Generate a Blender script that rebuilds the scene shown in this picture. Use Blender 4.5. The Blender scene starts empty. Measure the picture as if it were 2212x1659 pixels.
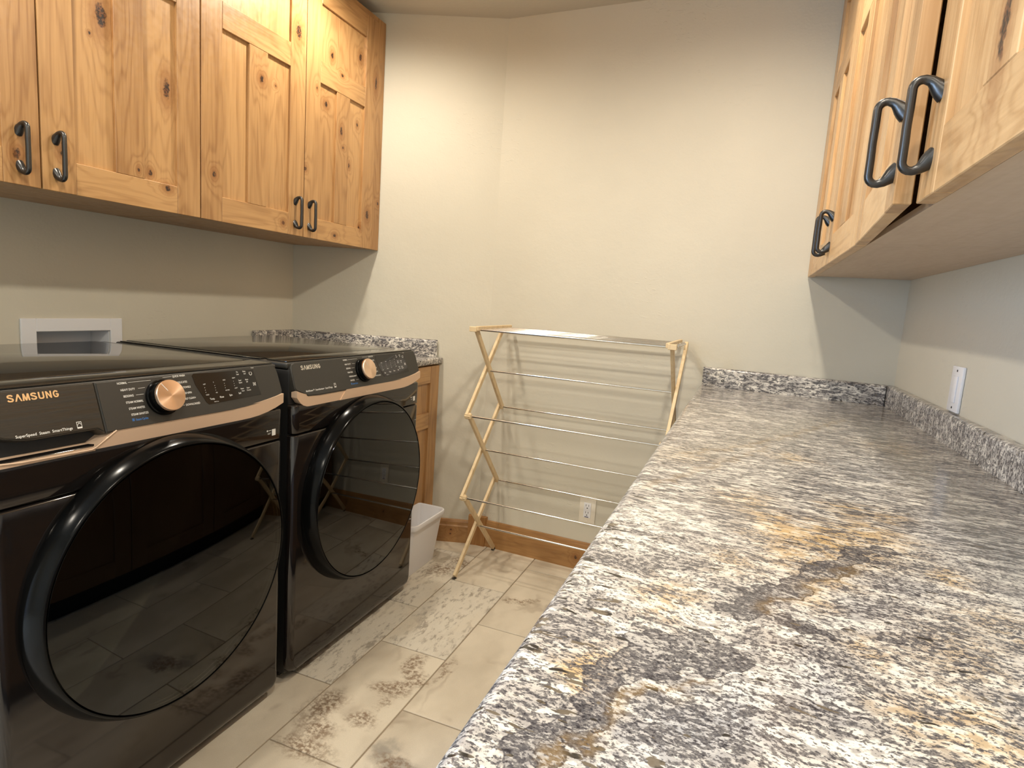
import bpy, bmesh, math, random
import numpy as np
from mathutils import Vector, Matrix, noise as mnoise
random.seed(4)
S = bpy.context.scene
C = S.collection
PI = math.pi

# ------------------------------------------------------------------ measured room
XL, XR = -1.9826, 0.5171
A0, B0, R0 = (-1.9826, 2.2477), (-1.0953, 2.5372), (0.5171, 2.468)
ZC = 2.3748
XF = -1.1337               # machine fronts
XC = -1.6014               # left upper door faces
ZB, ZT = 1.358, 2.3281
ZK = 0.8911                # counter top
YREAR = -1.9
def yW1(x): return A0[1] + (B0[1]-A0[1])/(B0[0]-A0[0])*(x-A0[0])
def yW2(x): return B0[1] + (R0[1]-B0[1])/(R0[0]-B0[0])*(x-B0[0])

# ------------------------------------------------------------------ camera
cam = bpy.data.cameras.new('camera')
co = bpy.data.objects.new('camera', cam); C.objects.link(co)
cam.sensor_fit = 'HORIZONTAL'; cam.sensor_width = 36.0
cam.lens = 1287.4232/2212*36.0
cam.clip_start = 0.02
a, b, c = [math.radians(v) for v in (20.878, -7.8027, 3.9639)]
f = Vector((-math.sin(a)*math.cos(b), math.cos(a)*math.cos(b), math.sin(b)))
r = Vector((math.cos(a), math.sin(a), 0)); u = r.cross(f)
r2 = r*math.cos(c)+u*math.sin(c); u2 = -r*math.sin(c)+u*math.cos(c)
M = Matrix((r2, u2, -f)).transposed().to_4x4(); M.translation = Vector((0, 0, 1.1669))
co.matrix_world = M
S.camera = co

# ------------------------------------------------------------------ light
S.view_settings.view_transform = 'Standard'
S.view_settings.look = 'None'
S.view_settings.gamma = 1.0
S.view_settings.use_curve_mapping = False
S.view_settings.exposure = 0.24
w = bpy.data.worlds.new('world'); S.world = w; w.use_nodes = True
bg = w.node_tree.nodes['Background']; bg.inputs[0].default_value = (.55, .70, 1.0, 1); bg.inputs[1].default_value = 1.2
LAMP_W = 33.0
WARM = (1.0, .915, .775)
LAMPS = [(-1.34, 1.82), (-.09, 1.62), (-1.34, .62), (-.09, .35), (-1.42, -.9), (-.09, -.9)]
for i, (x, y) in enumerate(LAMPS):
    l = bpy.data.lights.new('ceiling_spot', 'SPOT'); l.energy = LAMP_W; l.color = WARM
    l.spot_size = math.radians(172); l.spot_blend = .75; l.shadow_soft_size = .035
    o = bpy.data.objects.new('ceiling_spot', l); C.objects.link(o); o.location = (x, y, ZC-.035)
dl = bpy.data.lights.new('doorway_daylight', 'AREA'); dl.shape = 'RECTANGLE'; dl.size = 1.9; dl.size_y = 1.0
dl.energy = 105.0; dl.color = (.44, .67, 1.0)
do = bpy.data.objects.new('doorway_daylight', dl); C.objects.link(do)
do.location = (XL-.55, -.95, 1.15)
do.rotation_euler = Vector((1, .30, -.05)).to_track_quat('-Z', 'Z').to_euler()

# ------------------------------------------------------------------ node helpers
class NT:
    def __init__(s, name):
        s.m = bpy.data.materials.new(name); s.m.use_nodes = True
        s.t = s.m.node_tree; s.b = s.t.nodes['Principled BSDF']
    def n(s, typ, **kw):
        nd = s.t.nodes.new(typ)
        for k, v in kw.items():
            if k.startswith('i_'):
                key = k[2:]; key = int(key) if key.isdigit() else key
                s.set(nd.inputs[key], v)
            else: setattr(nd, k, v)
        return nd
    def set(s, inp, v):
        if isinstance(v, bpy.types.NodeSocket): s.t.links.new(v, inp)
        elif isinstance(v, bpy.types.Node): s.t.links.new(v.outputs[0], inp)
        elif isinstance(v, (tuple, list)) and inp.type == 'RGBA' and len(v) == 3: inp.default_value = (*v, 1)
        else: inp.default_value = v
    def math(s, op, x, y=None, z=None, clamp=False):
        nd = s.t.nodes.new('ShaderNodeMath'); nd.operation = op; nd.use_clamp = clamp
        s.set(nd.inputs[0], x)
        if y is not None: s.set(nd.inputs[1], y)
        if z is not None: s.set(nd.inputs[2], z)
        return nd.outputs[0]
    def vmath(s, op, x, y=None):
        nd = s.t.nodes.new('ShaderNodeVectorMath'); nd.operation = op
        s.set(nd.inputs[0], x)
        if y is not None: s.set(nd.inputs[3 if op == 'SCALE' else 1], y)
        return nd.outputs[1] if op in ('LENGTH', 'DOT_PRODUCT', 'DISTANCE') else nd.outputs[0]
    def noise(s, vec, scale, detail=3, rough=.55, dist=0.0):
        nd = s.t.nodes.new('ShaderNodeTexNoise'); s.set(nd.inputs['Vector'], vec)
        nd.inputs['Scale'].default_value = scale; nd.inputs['Detail'].default_value = detail
        nd.inputs['Roughness'].default_value = rough; nd.inputs['Distortion'].default_value = dist
        return nd.outputs['Fac'], nd.outputs['Color']
    def ramp(s, fac, *stops):
        nd = s.t.nodes.new('ShaderNodeValToRGB'); s.set(nd.inputs[0], fac)
        cr = nd.color_ramp
        while len(cr.elements) < len(stops): cr.elements.new(.5)
        for e, (p, col) in zip(cr.elements, stops):
            e.position = p; e.color = (*col, 1) if isinstance(col, (tuple, list)) else (col, col, col, 1)
        return nd.outputs[0]
    def sstep(s, x, lo, hi, a=0.0, b=1.0):
        nd = s.t.nodes.new('ShaderNodeMapRange'); nd.interpolation_type = 'SMOOTHSTEP'
        s.set(nd.inputs[0], x); nd.inputs[1].default_value = lo; nd.inputs[2].default_value = hi
        nd.inputs[3].default_value = a; nd.inputs[4].default_value = b
        return nd.outputs[0]
    def mix(s, fac, x, y, blend='MIX'):
        nd = s.t.nodes.new('ShaderNodeMix'); nd.data_type = 'RGBA'; nd.blend_type = blend
        s.set(nd.inputs[0], fac); s.set(nd.inputs[6], x); s.set(nd.inputs[7], y)
        return nd.outputs[2]
    def pos(s): return s.t.nodes.new('ShaderNodeNewGeometry').outputs['Position']
    def objc(s): return s.t.nodes.new('ShaderNodeTexCoord').outputs['Object']
    def attr(s, name, typ='OBJECT'):
        nd = s.t.nodes.new('ShaderNodeAttribute'); nd.attribute_type = typ; nd.attribute_name = name
        return nd.outputs['Fac']
    def mapping(s, vec, rot=(0, 0, 0), scale=(1, 1, 1), loc=(0, 0, 0)):
        nd = s.t.nodes.new('ShaderNodeMapping'); s.set(nd.inputs[0], vec)
        nd.inputs['Rotation'].default_value = rot; nd.inputs['Scale'].default_value = scale; nd.inputs['Location'].default_value = loc
        return nd.outputs[0]
    def bump(s, h, strength=.3, dist=.002):
        nd = s.t.nodes.new('ShaderNodeBump'); s.set(nd.inputs['Height'], h)
        nd.inputs['Strength'].default_value = strength; nd.inputs['Distance'].default_value = dist
        s.t.links.new(nd.outputs[0], s.b.inputs['Normal'])
    def p(s, **kw):
        for k, v in kw.items(): s.set(s.b.inputs[k.replace('_', ' ')], v)

def simple(name, col, rough=.5, metal=0.0, **kw):
    n = NT(name); n.p(Base_Color=col, Roughness=rough, Metallic=metal, **kw)
    f, _ = n.noise(n.pos(), 220, 2)
    n.p(Roughness=n.sstep(f, .3, .7, max(rough-.03, .01), rough+.03))
    return n.m

# ------------------------------------------------------------------ materials
def plaster(name, col):
    n = NT(name); P = n.pos()
    big, _ = n.noise(P, 1.6, 3)
    n.p(Base_Color=n.mix(n.sstep(big, .3, .7), col, tuple(v*.95 for v in col)), Roughness=.75)
    f1, _ = n.noise(P, 7, 4, .5); f2, _ = n.noise(P, 130, 2, .6)
    # a few trowel marks: thin curved ridges where a warped noise crosses a level, only in patches
    _, wv = n.noise(P, 5, 2); W = n.vmath('ADD', P, n.vmath('SCALE', wv, .12))
    g, _ = n.noise(n.mapping(W, scale=(1, 1, 1.8)), 4.2, 2)
    line = n.sstep(n.math('ABSOLUTE', n.math('SUBTRACT', g, .5)), 0, .012, 1, 0)
    pm, _ = n.noise(P, 2.3, 2); patch = n.sstep(pm, .57, .64)
    h = n.math('ADD', n.math('MULTIPLY', f1, 1.1), n.math('MULTIPLY', f2, .10))
    h = n.math('ADD', h, n.math('MULTIPLY', patch, n.math('ADD', n.math('MULTIPLY', line, .05), n.math('MULTIPLY', n.sstep(n.noise(n.mapping(P, scale=(1, 1, 2.2)), 34, 3, .6)[0], .60, .68), .16))))
    n.bump(h, .55, .006)
    return n.m
WALL = plaster('wall_plaster', (.64, .60, .495))
CEIL = plaster('ceiling_plaster', (.56, .525, .45))

KN_ALL = {}
def wood(name, axis='z', knots=(), plane='x', light=(.53, .305, .125), dark=(.29, .14, .048), rough=.38):
    """knotty alder; axis = grain direction; knots = (u, z, ru, rz, depth) in world y (or x) and z"""
    n = NT(name); P = n.pos()
    seed = n.attr('seed'); tone = n.attr('tone')
    Pv = n.vmath('ADD', P, n.vmath('SCALE', n.t.nodes.new('ShaderNodeCombineXYZ').outputs[0], 1.0))
    cmb = n.t.nodes.new('ShaderNodeCombineXYZ')
    n.set(cmb.inputs[0], n.math('MULTIPLY', seed, 3.1)); n.set(cmb.inputs[1], n.math('MULTIPLY', seed, 5.3)); n.set(cmb.inputs[2], n.math('MULTIPLY', seed, 7.7))
    Q = n.vmath('ADD', P, cmb.outputs[0])
    sc = {'z': (9, 9, .9), 'y': (9, .9, 9), 'x': (.9, 9, 9)}[axis]
    fine = {'z': (150, 150, 5), 'y': (150, 5, 150), 'x': (5, 150, 150)}[axis]
    fig, _ = n.noise(n.mapping(Q, scale=sc), 1.0, 3, .5, .3)
    kd = None
    for (ky, kz, ry, rz) in knots:
        ctr = (0, ky, kz) if plane == 'x' else (ky, 0, kz)
        s3 = (0, 1/ry, 1/rz) if plane == 'x' else (1/ry, 0, 1/rz)
        d = n.vmath('LENGTH', n.vmath('MULTIPLY', n.vmath('SUBTRACT', P, ctr), s3))
        kd = d if kd is None else n.math('MINIMUM', kd, d)
    if kd is not None:
        fig = n.math('ADD', fig, n.math('MULTIPLY', n.math('POWER', 2.718, n.math('MULTIPLY', kd, -.38)), .55))
    ring = n.math('ADD', n.math('MULTIPLY', n.math('SINE', n.math('MULTIPLY', fig, 62)), .5), .5)
    ring = n.math('POWER', ring, 3.2)
    ft, _ = n.noise(n.mapping(Q, scale=fine), 1.0, 3, .6)
    broad, _ = n.noise(n.mapping(Q, scale=tuple(v*.55 for v in sc)), 1.0, 2)
    k = n.math('ADD', n.math('MULTIPLY', ring, .34), n.math('MULTIPLY', n.sstep(ft, .35, .7), .30))
    k = n.math('ADD', k, n.math('MULTIPLY', n.sstep(broad, .3, .72), .38))
    k = n.math('ADD', k, n.math('MULTIPLY', n.math('SUBTRACT', tone, .5), 1.0), clamp=True)
    col = n.mix(k, light, dark)
    if kd is not None:
        nz, _ = n.noise(P, 90, 3)
        kw = n.math('ADD', kd, n.math('MULTIPLY', n.math('SUBTRACT', nz, .5), 1.5))
        col = n.mix(n.sstep(kw, .9, 3.2, .6, 0), col, (.27, .105, .028))
        core = n.sstep(kw, .55, 1.0, 1, 0)
        nz2, _ = n.noise(P, 170, 2)
        col = n.mix(core, col, n.mix(n.sstep(nz2, .42, .6), (.022, .012, .008), (.16, .06, .02)))
    rn, _ = n.noise(P, 60, 2)
    n.p(Base_Color=col, Roughness=n.sstep(rn, .3, .7, rough-.05, rough+.06))
    n.b.inputs['Coat Weight'].default_value = .15; n.b.inputs['Coat Roughness'].default_value = .3
    n.bump(ft, .12, .001)
    return n.m
WV, WH, WX = wood('alder_upright', 'z'), wood('alder_along', 'y'), wood('alder_across', 'x')
K1 = [(1.116, 1.815, .016, .034), (1.206, 1.457, .004, .007), (1.246, 1.458, .007, .009), (1.295, 1.425, .011, .009), (1.086, 1.761, .004, .005), (1.008, 1.451, .008, .012), (1.30, 1.70, .012, .03)]
K0 = [(.907, 1.428, .009, .014)]
K2 = [(1.823, 2.07, .016, .03), (1.457, 1.50, .008, .012), (1.76, 1.395, .008, .008), (1.65, 1.85, .010, .014), (1.723, 1.853, .004, .004)]
K3 = [(2.02, 2.066, .009, .014), (2.2, 2.126, .011, .016), (2.074, 2.012, .008, .007), (1.989, 1.876, .011, .013), (1.926, 1.914, .004, .007), (2.19, 1.857, .006, .01),
      (2.077, 1.80, .008, .018), (2.142, 1.681, .007, .012), (2.09, 1.74, .006, .006), (2.269, 1.50, .012, .022), (2.052, 1.386, .010, .007), (2.351, 1.564, .006, .008), (2.304, 2.06, .011, .03), (2.223, 1.441, .006, .010), (1.871, 1.61, .006, .009)]
KD = [(.712, 1.455, .012, .045)]
KC = [(1.074, 1.592, .003, .02)]
WD = [(wood('alder_door_upright_%d' % i, 'z', k), wood('alder_door_rail_%d' % i, 'y', k)) for i, k in enumerate((K0, K1, K2, K3))]
LIGHTW = dict(light=(.66, .425, .205), dark=(.40, .215, .082))
WDR = [(wood('pale_alder_upright_%d' % i, 'z', k, **LIGHTW), wood('pale_alder_rail_%d' % i, 'y', k, **LIGHTW)) for i, k in enumerate((KD, KC, (), ()))]
WBASE = wood('baseboard_alder', 'x', [(-.592, .055, .008, .010), (-1.21, .062, .006, .006), (-1.212, .042, .004, .005), (-1.30, .055, .012, .004)], plane='y', light=(.42, .225, .08), dark=(.28, .13, .04))
WDK = (wood('dark_alder_upright', 'z', light=(.19, .10, .048), dark=(.10, .05, .022)), wood('dark_alder_along', 'y', light=(.19, .10, .048), dark=(.10, .05, .022)))
WPLY = wood('cabinet_underside_ply', 'y', light=(.60, .46, .33), dark=(.52, .39, .27), rough=.5)
WPALE = wood('pine_dowel', 'z', light=(.78, .61, .37), dark=(.62, .45, .25), rough=.5)

def granite():
    n = NT('granite'); P = n.pos()
    gold, vein, blue, tan, rim, fine, fleck = [n.attr(k, 'GEOMETRY') for k in ('gold', 'vein', 'blue', 'tan', 'rim', 'fine', 'fleck')]
    _, wc = n.noise(P, 4.5, 3); _, wc2 = n.noise(P, 40, 2)
    W = n.vmath('ADD', P, n.vmath('SCALE', n.vmath('SUBTRACT', wc, (.5, .5, .5)), .055))
    W = n.vmath('ADD', W, n.vmath('SCALE', n.vmath('SUBTRACT', wc2, (.5, .5, .5)), .005))
    inv = n.math('SUBTRACT', 1.0, fine)
    def lerp(x, y): return n.math('ADD', n.math('MULTIPLY', x, inv), n.math('MULTIPLY', y, fine))
    def lay(rot, sc, loc, d=3, r_=.6): return n.noise(n.mapping(W, rot=(0, 0, math.radians(rot)), scale=sc, loc=loc), 1.0, d, r_)[0]
    f1 = lerp(lay(14, (42, 165, 130), (0, 0, 0), 4, .6), lay(30, (150, 235, 220), (5, 5, 5), 4, .62))
    f3 = lerp(lay(10, (85, 290, 240), (7, 2, 1)), lay(35, (250, 380, 360), (8, 1, 4)))
    f2 = lay(20, (13, 40, 34), (3, 1, 2), 4, .62)
    f5 = lerp(lay(16, (24, 80, 66), (1, 9, 2), 3, .55), lay(34, (75, 120, 110), (2, 4, 9), 3, .55))
    f4, _ = n.noise(P, 420, 2, .7)
    base = n.mix(n.sstep(f2, .40, .58), (.80, .755, .68), (.50, .46, .42))
    base = n.mix(n.sstep(f5, .48, .58, 0, .85), base, (.36, .335, .315))
    gm = n.math('MULTIPLY', n.sstep(f5, .40, .54), gold)
    base = n.mix(n.math('MULTIPLY', gm, .85), base, (.50, .30, .095))
    base = n.mix(n.math('MULTIPLY', gold, .28), base, (.88, .66, .36))
    base = n.mix(n.math('MULTIPLY', tan, .50), base, (.47, .42, .33))
    base = n.mix(n.math('MULTIPLY', blue, .5), base, (.43, .45, .50))
    # ragged dark veins: a dark outline round a speckled grey filling
    vn, _ = n.noise(P, 38, 4, .6); v = n.math('ADD', vein, n.math('MULTIPLY', n.math('SUBTRACT', vn, .5), .75))
    fill = n.sstep(v, .40, .56); on = n.sstep(vein, .12, .3)
    edge = n.math('MULTIPLY', n.sstep(n.math('ABSOLUTE', n.math('SUBTRACT', v, .46)), 0, .11, 1, 0), on)
    base = n.mix(n.math('MULTIPLY', fill, .55), base, (.25, .235, .235))
    dens = n.math('ADD', n.math('MULTIPLY', fill, .055), n.math('MULTIPLY', blue, .03))
    dens = n.math('ADD', dens, n.math('MULTIPLY', n.math('SUBTRACT', f2, .5), .30))
    dens = n.math('ADD', dens, n.math('MULTIPLY', edge, .10))
    # dark mineral flecks in three sizes
    fl = n.math('ADD', f1, dens)
    col = n.mix(n.sstep(fl, .505, .56, 0, .9), base, n.mix(n.sstep(f4, .4, .6), (.055, .052, .060), (.17, .158, .155)))
    fl3 = n.math('ADD', f3, n.math('MULTIPLY', dens, .55))
    col = n.mix(n.sstep(fl3, .535, .585, 0, .85), col, (.075, .070, .078))
    col = n.mix(n.sstep(n.math('ADD', fl3, n.math('MULTIPLY', dens, .3)), .635, .68, 0, .95), col, (.025, .023, .028))
    fb = lay(24, (38, 105, 95), (4, 4, 7), 2, .5)
    col = n.mix(n.sstep(n.math('ADD', fb, n.math('MULTIPLY', fleck, .085)), .685, .70, 0, .97), col, n.mix(n.sstep(vn, .45, .55), (.028, .024, .020), (.15, .12, .085)))
    col = n.mix(n.math('MULTIPLY', edge, .38), col, (.06, .055, .062))
    col = n.mix(n.math('MULTIPLY', n.math('MULTIPLY', rim, n.sstep(f1, .38, .5)), .55), col, (.27, .165, .05))
    n.p(Base_Color=col, Roughness=n.sstep(f4, .3, .7, .13, .19))
    n.b.inputs['IOR'].default_value = 1.5
    return n.m
GRAN = granite()

def tile_mat():
    n = NT('stone_tile'); P = n.pos()
    seed = n.attr('seed'); rug = n.attr('rugged')
    cmb = n.t.nodes.new('ShaderNodeCombineXYZ')
    n.set(cmb.inputs[0], n.math('MULTIPLY', seed, 13.1)); n.set(cmb.inputs[1], n.math('MULTIPLY', seed, 7.3)); n.set(cmb.inputs[2], n.math('MULTIPLY', seed, 3.3))
    Q = n.vmath('ADD', P, cmb.outputs[0])
    _, wc = n.noise(Q, 7, 3); W = n.vmath('ADD', Q, n.vmath('SCALE', n.vmath('SUBTRACT', wc, (.5, .5, .5)), .16))
    soft, _ = n.noise(n.mapping(W, rot=(0, 0, .5), scale=(5.5, 2.2, 3)), 1.0, 3, .5)
    base = n.mix(n.sstep(soft, .35, .66), (.73, .645, .51), (.56, .485, .375))
    band, _ = n.noise(n.mapping(W, rot=(0, 0, .5), scale=(5, 2, 3), loc=(4, 2, 0)), 1.0, 2, .5)
    vein = n.sstep(n.math('ABSOLUTE', n.math('SUBTRACT', band, .5)), .0, .035, 1, 0)
    vm, _ = n.noise(Q, 4, 2)
    base = n.mix(n.math('MULTIPLY', n.math('MULTIPLY', vein, n.sstep(vm, .45, .65)), .5), base, (.30, .225, .16))
    # rugged (cleft) tiles: grey-brown flecks on a paler ground
    Wr = n.vmath('ADD', Q, n.vmath('SCALE', n.vmath('SUBTRACT', wc, (.5, .5, .5)), .035)); rf, _ = n.noise(n.mapping(Wr, rot=(0, 0, -.45), scale=(62, 24, 30)), 1.0, 6, .72); rf2, _ = n.noise(n.mapping(Wr, rot=(0, 0, -.3), scale=(14, 6, 8), loc=(3, 3, 3)), 1.0, 3, .6); rf = n.math('ADD', rf, n.math('MULTIPLY', n.math('SUBTRACT', rf2, .5), .5))
    rg = n.mix(n.sstep(rf, .50, .66), (.74, .68, .57), (.29, .25, .205))
    base = n.mix(n.math('MULTIPLY', n.math('MULTIPLY', rug, .75), n.sstep(soft, .3, .5)), base, rg)
    # brown mineral stains where the real tiles have them
    _, w3 = n.noise(P, 14, 5, .65); W3 = n.vmath('ADD', P, n.vmath('SCALE', n.vmath('SUBTRACT', w3, (.5, .5, .5)), .13))
    kd = None
    for (x, y, rx, ry) in [(-.868, 1.56, .022, .05), (-.843, 1.515, .022, .035), (-.808, 1.487, .035, .035), (-.838, 1.45, .022, .026), (-.865, 1.425, .05, .03), (-.845, 1.36, .015, .02), (-.99, 1.275, .04, .06), (-.945, 1.20, .05, .03), (-.86, 1.28, .035, .03), (-.93, 1.13, .07, .04),
                           (-.715, 2.10, .05, .016), (-.664, 2.118, .025, .014), (-.76, 1.585, .012, .05), (-.70, 1.165, .05, .028), (-1.11, 2.20, .05, .06), (-1.06, 2.30, .05, .03)]:
        d = n.vmath('LENGTH', n.vmath('MULTIPLY', n.vmath('SUBTRACT', W3, (x, y, 0)), (1/rx, 1/ry, 0)))
        kd = d if kd is None else n.math('MINIMUM', kd, d)
    gd = n.vmath('LENGTH', n.vmath('MULTIPLY', n.vmath('SUBTRACT', W3, (-.665, 1.165, 0)), (1/.085, 1/.024, 0)))
    gd2 = n.vmath('LENGTH', n.vmath('MULTIPLY', n.vmath('SUBTRACT', W3, (-.745, 1.20, 0)), (1/.03, 1/.04, 0)))
    base = n.mix(n.sstep(n.math('MINIMUM', gd, gd2), .3, 1.8, .65, 0), base, (.20, .185, .165))
    sf, _ = n.noise(P, 75, 4, .7)
    st = n.math('MULTIPLY', n.sstep(kd, .35, 1.7, 1, 0), n.sstep(sf, .40, .58, .12, 1))
    base = n.mix(n.math('MULTIPLY', st, .90), base, (.20, .125, .072))
    g, _ = n.noise(P, 420, 2, .7)
    base = n.mix(n.sstep(g, .3, .7, .0, .18), base, (.34, .28, .2))
    n.p(Base_Color=base, Roughness=.46)
    h = n.math('ADD', n.math('MULTIPLY', rf, n.math('ADD', n.math('MULTIPLY', rug, 1.5), .15)), n.math('MULTIPLY', g, .12))
    n.bump(h, .5, .003)
    return n.m
TILE = tile_mat()
GROUT = simple('grout', (.30, .235, .165), .9)

def blackglass(name, col, rough, ior=1.5):
    n = NT(name); f, _ = n.noise(n.pos(), 3, 2)
    n.p(Base_Color=col, Roughness=n.sstep(f, .3, .7, rough, rough+.02)); n.b.inputs['IOR'].default_value = ior
    return n.m
BODY = blackglass('black_enamel', (.008, .0065, .006), .06, 1.62)
BODY.node_tree.nodes['Principled BSDF'].inputs['Specular Tint'].default_value = (1, .93, .88, 1)
LID = blackglass('lid_enamel', (.018, .016, .013), .045, 1.6)
def smoked():
    n = NT('tinted_door_glass'); out = n.t.nodes['Material Output']
    fr = n.n('ShaderNodeFresnel', i_IOR=1.46); f, _ = n.noise(n.pos(), 2, 2)
    tr = n.n('ShaderNodeBsdfTransparent', i_0=(.20, .21, .19)); gl = n.n('ShaderNodeBsdfGlossy', i_0=(1, 1, 1)); n.set(gl.inputs['Roughness'], n.sstep(f, .3, .7, .012, .02))
    mx = n.n('ShaderNodeMixShader'); n.set(mx.inputs[0], fr.outputs[0]); n.t.links.new(tr.outputs[0], mx.inputs[1]); n.t.links.new(gl.outputs[0], mx.inputs[2])
    n.t.links.new(mx.outputs[0], out.inputs[0]); n.t.nodes.remove(n.b)
    return n.m
GLASS = smoked()
BOWL = blackglass('inner_bowl_glass', (.006, .007, .005), .05, 1.6)
RING = blackglass('ring_gloss', (.003, .003, .003), .16, 1.24)
SIDE = simple('cabinet_side_black', (.008, .008, .008), .5)
PANEL = simple('panel_charcoal', (.032, .030, .026), .42)
DISPLAY = blackglass('display_gloss', (.010, .009, .008), .08)
def brushed(name, col, rough, metal, sc, amt=.12):
    n = NT(name); f, _ = n.noise(n.mapping(n.pos(), scale=sc), 1, 3)
    n.p(Base_Color=n.mix(n.sstep(f, .3, .7), col, tuple(v*.75 for v in col)), Metallic=metal, Roughness=n.sstep(f, .3, .7, rough-amt, rough+amt))
    n.bump(f, .15, .0008)
    return n.m
DRAWER = brushed('drawer_brushed', (.060, .055, .047), .40, .6, (300, 6, 300))
GOLD = simple('rose_gold', (.76, .55, .39), .42, .35)
GOLDIN = simple('rose_gold_pocket', (.70, .50, .35), .5, .3)
CAP = NT('knob_cap'); CAP.p(Base_Color=(.90, .67, .50), Metallic=1.0, Roughness=.30); CAP.b.inputs['Anisotropic'].default_value = .8
_tg = CAP.n('ShaderNodeTangent', direction_type='RADIAL', axis='X'); CAP.set(CAP.b.inputs['Tangent'], _tg.outputs[0]); CAP = CAP.m
PRINT = simple('white_print', (.78, .77, .73), .5)
PRINTG = simple('gold_print', (.80, .53, .27), .35, .4)
PRINTS = simple('silver_print', (.66, .62, .54), .35, .4)
PRINTB = simple('blue_print', (.05, .22, .62), .5)
WHITE = simple('white_plastic', (.82, .82, .84), .38)
BIN = simple('bin_plastic', (.80, .79, .80), .42)
IVORY = simple('ivory_plate', (.82, .76, .64), .35)
DARK = simple('dark_slot', (.02, .018, .016), .6)
STEEL = simple('chrome_rod', (.72, .70, .66), .16, 1.0)
IRON = simple('gunmetal', (.070, .068, .066), .32, .85)
FOOT = simple('rubber', (.03, .022, .016), .8)
LAMPM = NT('lamp_lens'); LAMPM.p(Base_Color=(.9, .9, .9)); LAMPM.b.inputs['Emission Color'].default_value = (1, .85, .62, 1); LAMPM.b.inputs['Emission Strength'].default_value = 6; LAMPM = LAMPM.m

# ------------------------------------------------------------------ mesh helpers
ROOT0 = Vector((0, 0, 0))
def origin(o):
    v = Vector((0, 0, 0))
    while o is not None: v += o.location; o = o.parent
    return v
def obj(name, bm, m, parent=None, smooth=False, at=None, kind=None, **props):
    """links the bmesh (world coordinates) as one object"""
    me = bpy.data.meshes.new(name)
    base = origin(parent)
    loc = Vector(at) if at is not None else base
    if loc.length > 0: bmesh.ops.translate(bm, verts=bm.verts, vec=-loc)
    bmesh.ops.recalc_face_normals(bm, faces=bm.faces)
    bm.to_mesh(me); bm.free()
    if smooth:
        for p_ in me.polygons: p_.use_smooth = True
        try: me.set_sharp_from_angle(angle=math.radians(smooth if smooth > 1 else 35))
        except Exception: pass
    me.materials.append(m)
    o = bpy.data.objects.new(name, me); C.objects.link(o)
    o.parent = parent; o.location = loc - base
    if kind: o['kind'] = kind
    for k, v in props.items(): o[k] = v
    return o
def thing(name, label, cat, loc, group=None):
    o = bpy.data.objects.new(name, None); C.objects.link(o); o.location = loc
    o.empty_display_size = .05
    o['label'] = label; o['category'] = cat
    if group: o['group'] = group
    return o
def tag(o, label, cat, group=None):
    o['label'] = label; o['category'] = cat
    if group: o['group'] = group
    return o
def box(bm, x0, x1, y0, y1, z0, z1, bev=0.0, seg=2):
    g = bmesh.new()
    v = [g.verts.new(p) for p in [(x0, y0, z0), (x1, y0, z0), (x1, y1, z0), (x0, y1, z0), (x0, y0, z1), (x1, y0, z1), (x1, y1, z1), (x0, y1, z1)]]
    for q in [(3, 2, 1, 0), (4, 5, 6, 7), (0, 1, 5, 4), (1, 2, 6, 5), (2, 3, 7, 6), (3, 0, 4, 7)]: g.faces.new([v[i] for i in q])
    if bev: bmesh.ops.bevel(g, geom=list(g.edges), offset=bev, segments=seg, profile=.5, affect='EDGES')
    return merge(bm, g)
def merge(bm, g, mat=None):
    me = bpy.data.meshes.new('tmp'); g.to_mesh(me); g.free()
    if mat is not None: me.transform(mat)
    n0 = len(bm.verts); bm.from_mesh(me); bpy.data.meshes.remove(me)
    return bm
def B(*args, **kw): return box(bmesh.new(), *args, **kw)
def prism(bm, pts, d, bev=0.0, seg=2):
    """pts = 3-D planar outline, extruded by vector d"""
    g = bmesh.new(); d = Vector(d)
    a_ = [g.verts.new(p) for p in pts]; b_ = [g.verts.new(Vector(p)+d) for p in pts]
    n_ = len(pts); g.faces.new(a_); g.faces.new(b_[::-1])
    for i in range(n_): g.faces.new((a_[i], b_[i], b_[(i+1) % n_], a_[(i+1) % n_]))
    bmesh.ops.recalc_face_normals(g, faces=g.faces)
    if bev: bmesh.ops.bevel(g, geom=list(g.edges), offset=bev, segments=seg, profile=.5, affect='EDGES')
    return merge(bm, g)
def bar(bm, p, q, w_, h_, side=Vector((1, 0, 0)), bev=.0015):
    """square bar from p to q, w_ along side, h_ across"""
    p, q = Vector(p), Vector(q); ax = (q-p).normalized(); s_ = (side - ax*side.dot(ax)).normalized(); t_ = ax.cross(s_)
    pts = [p+s_*(i*w_/2)+t_*(j*h_/2) for i, j in ((-1, -1), (1, -1), (1, 1), (-1, 1))]
    return prism(bm, pts, q-p, bev, 1)
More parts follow.
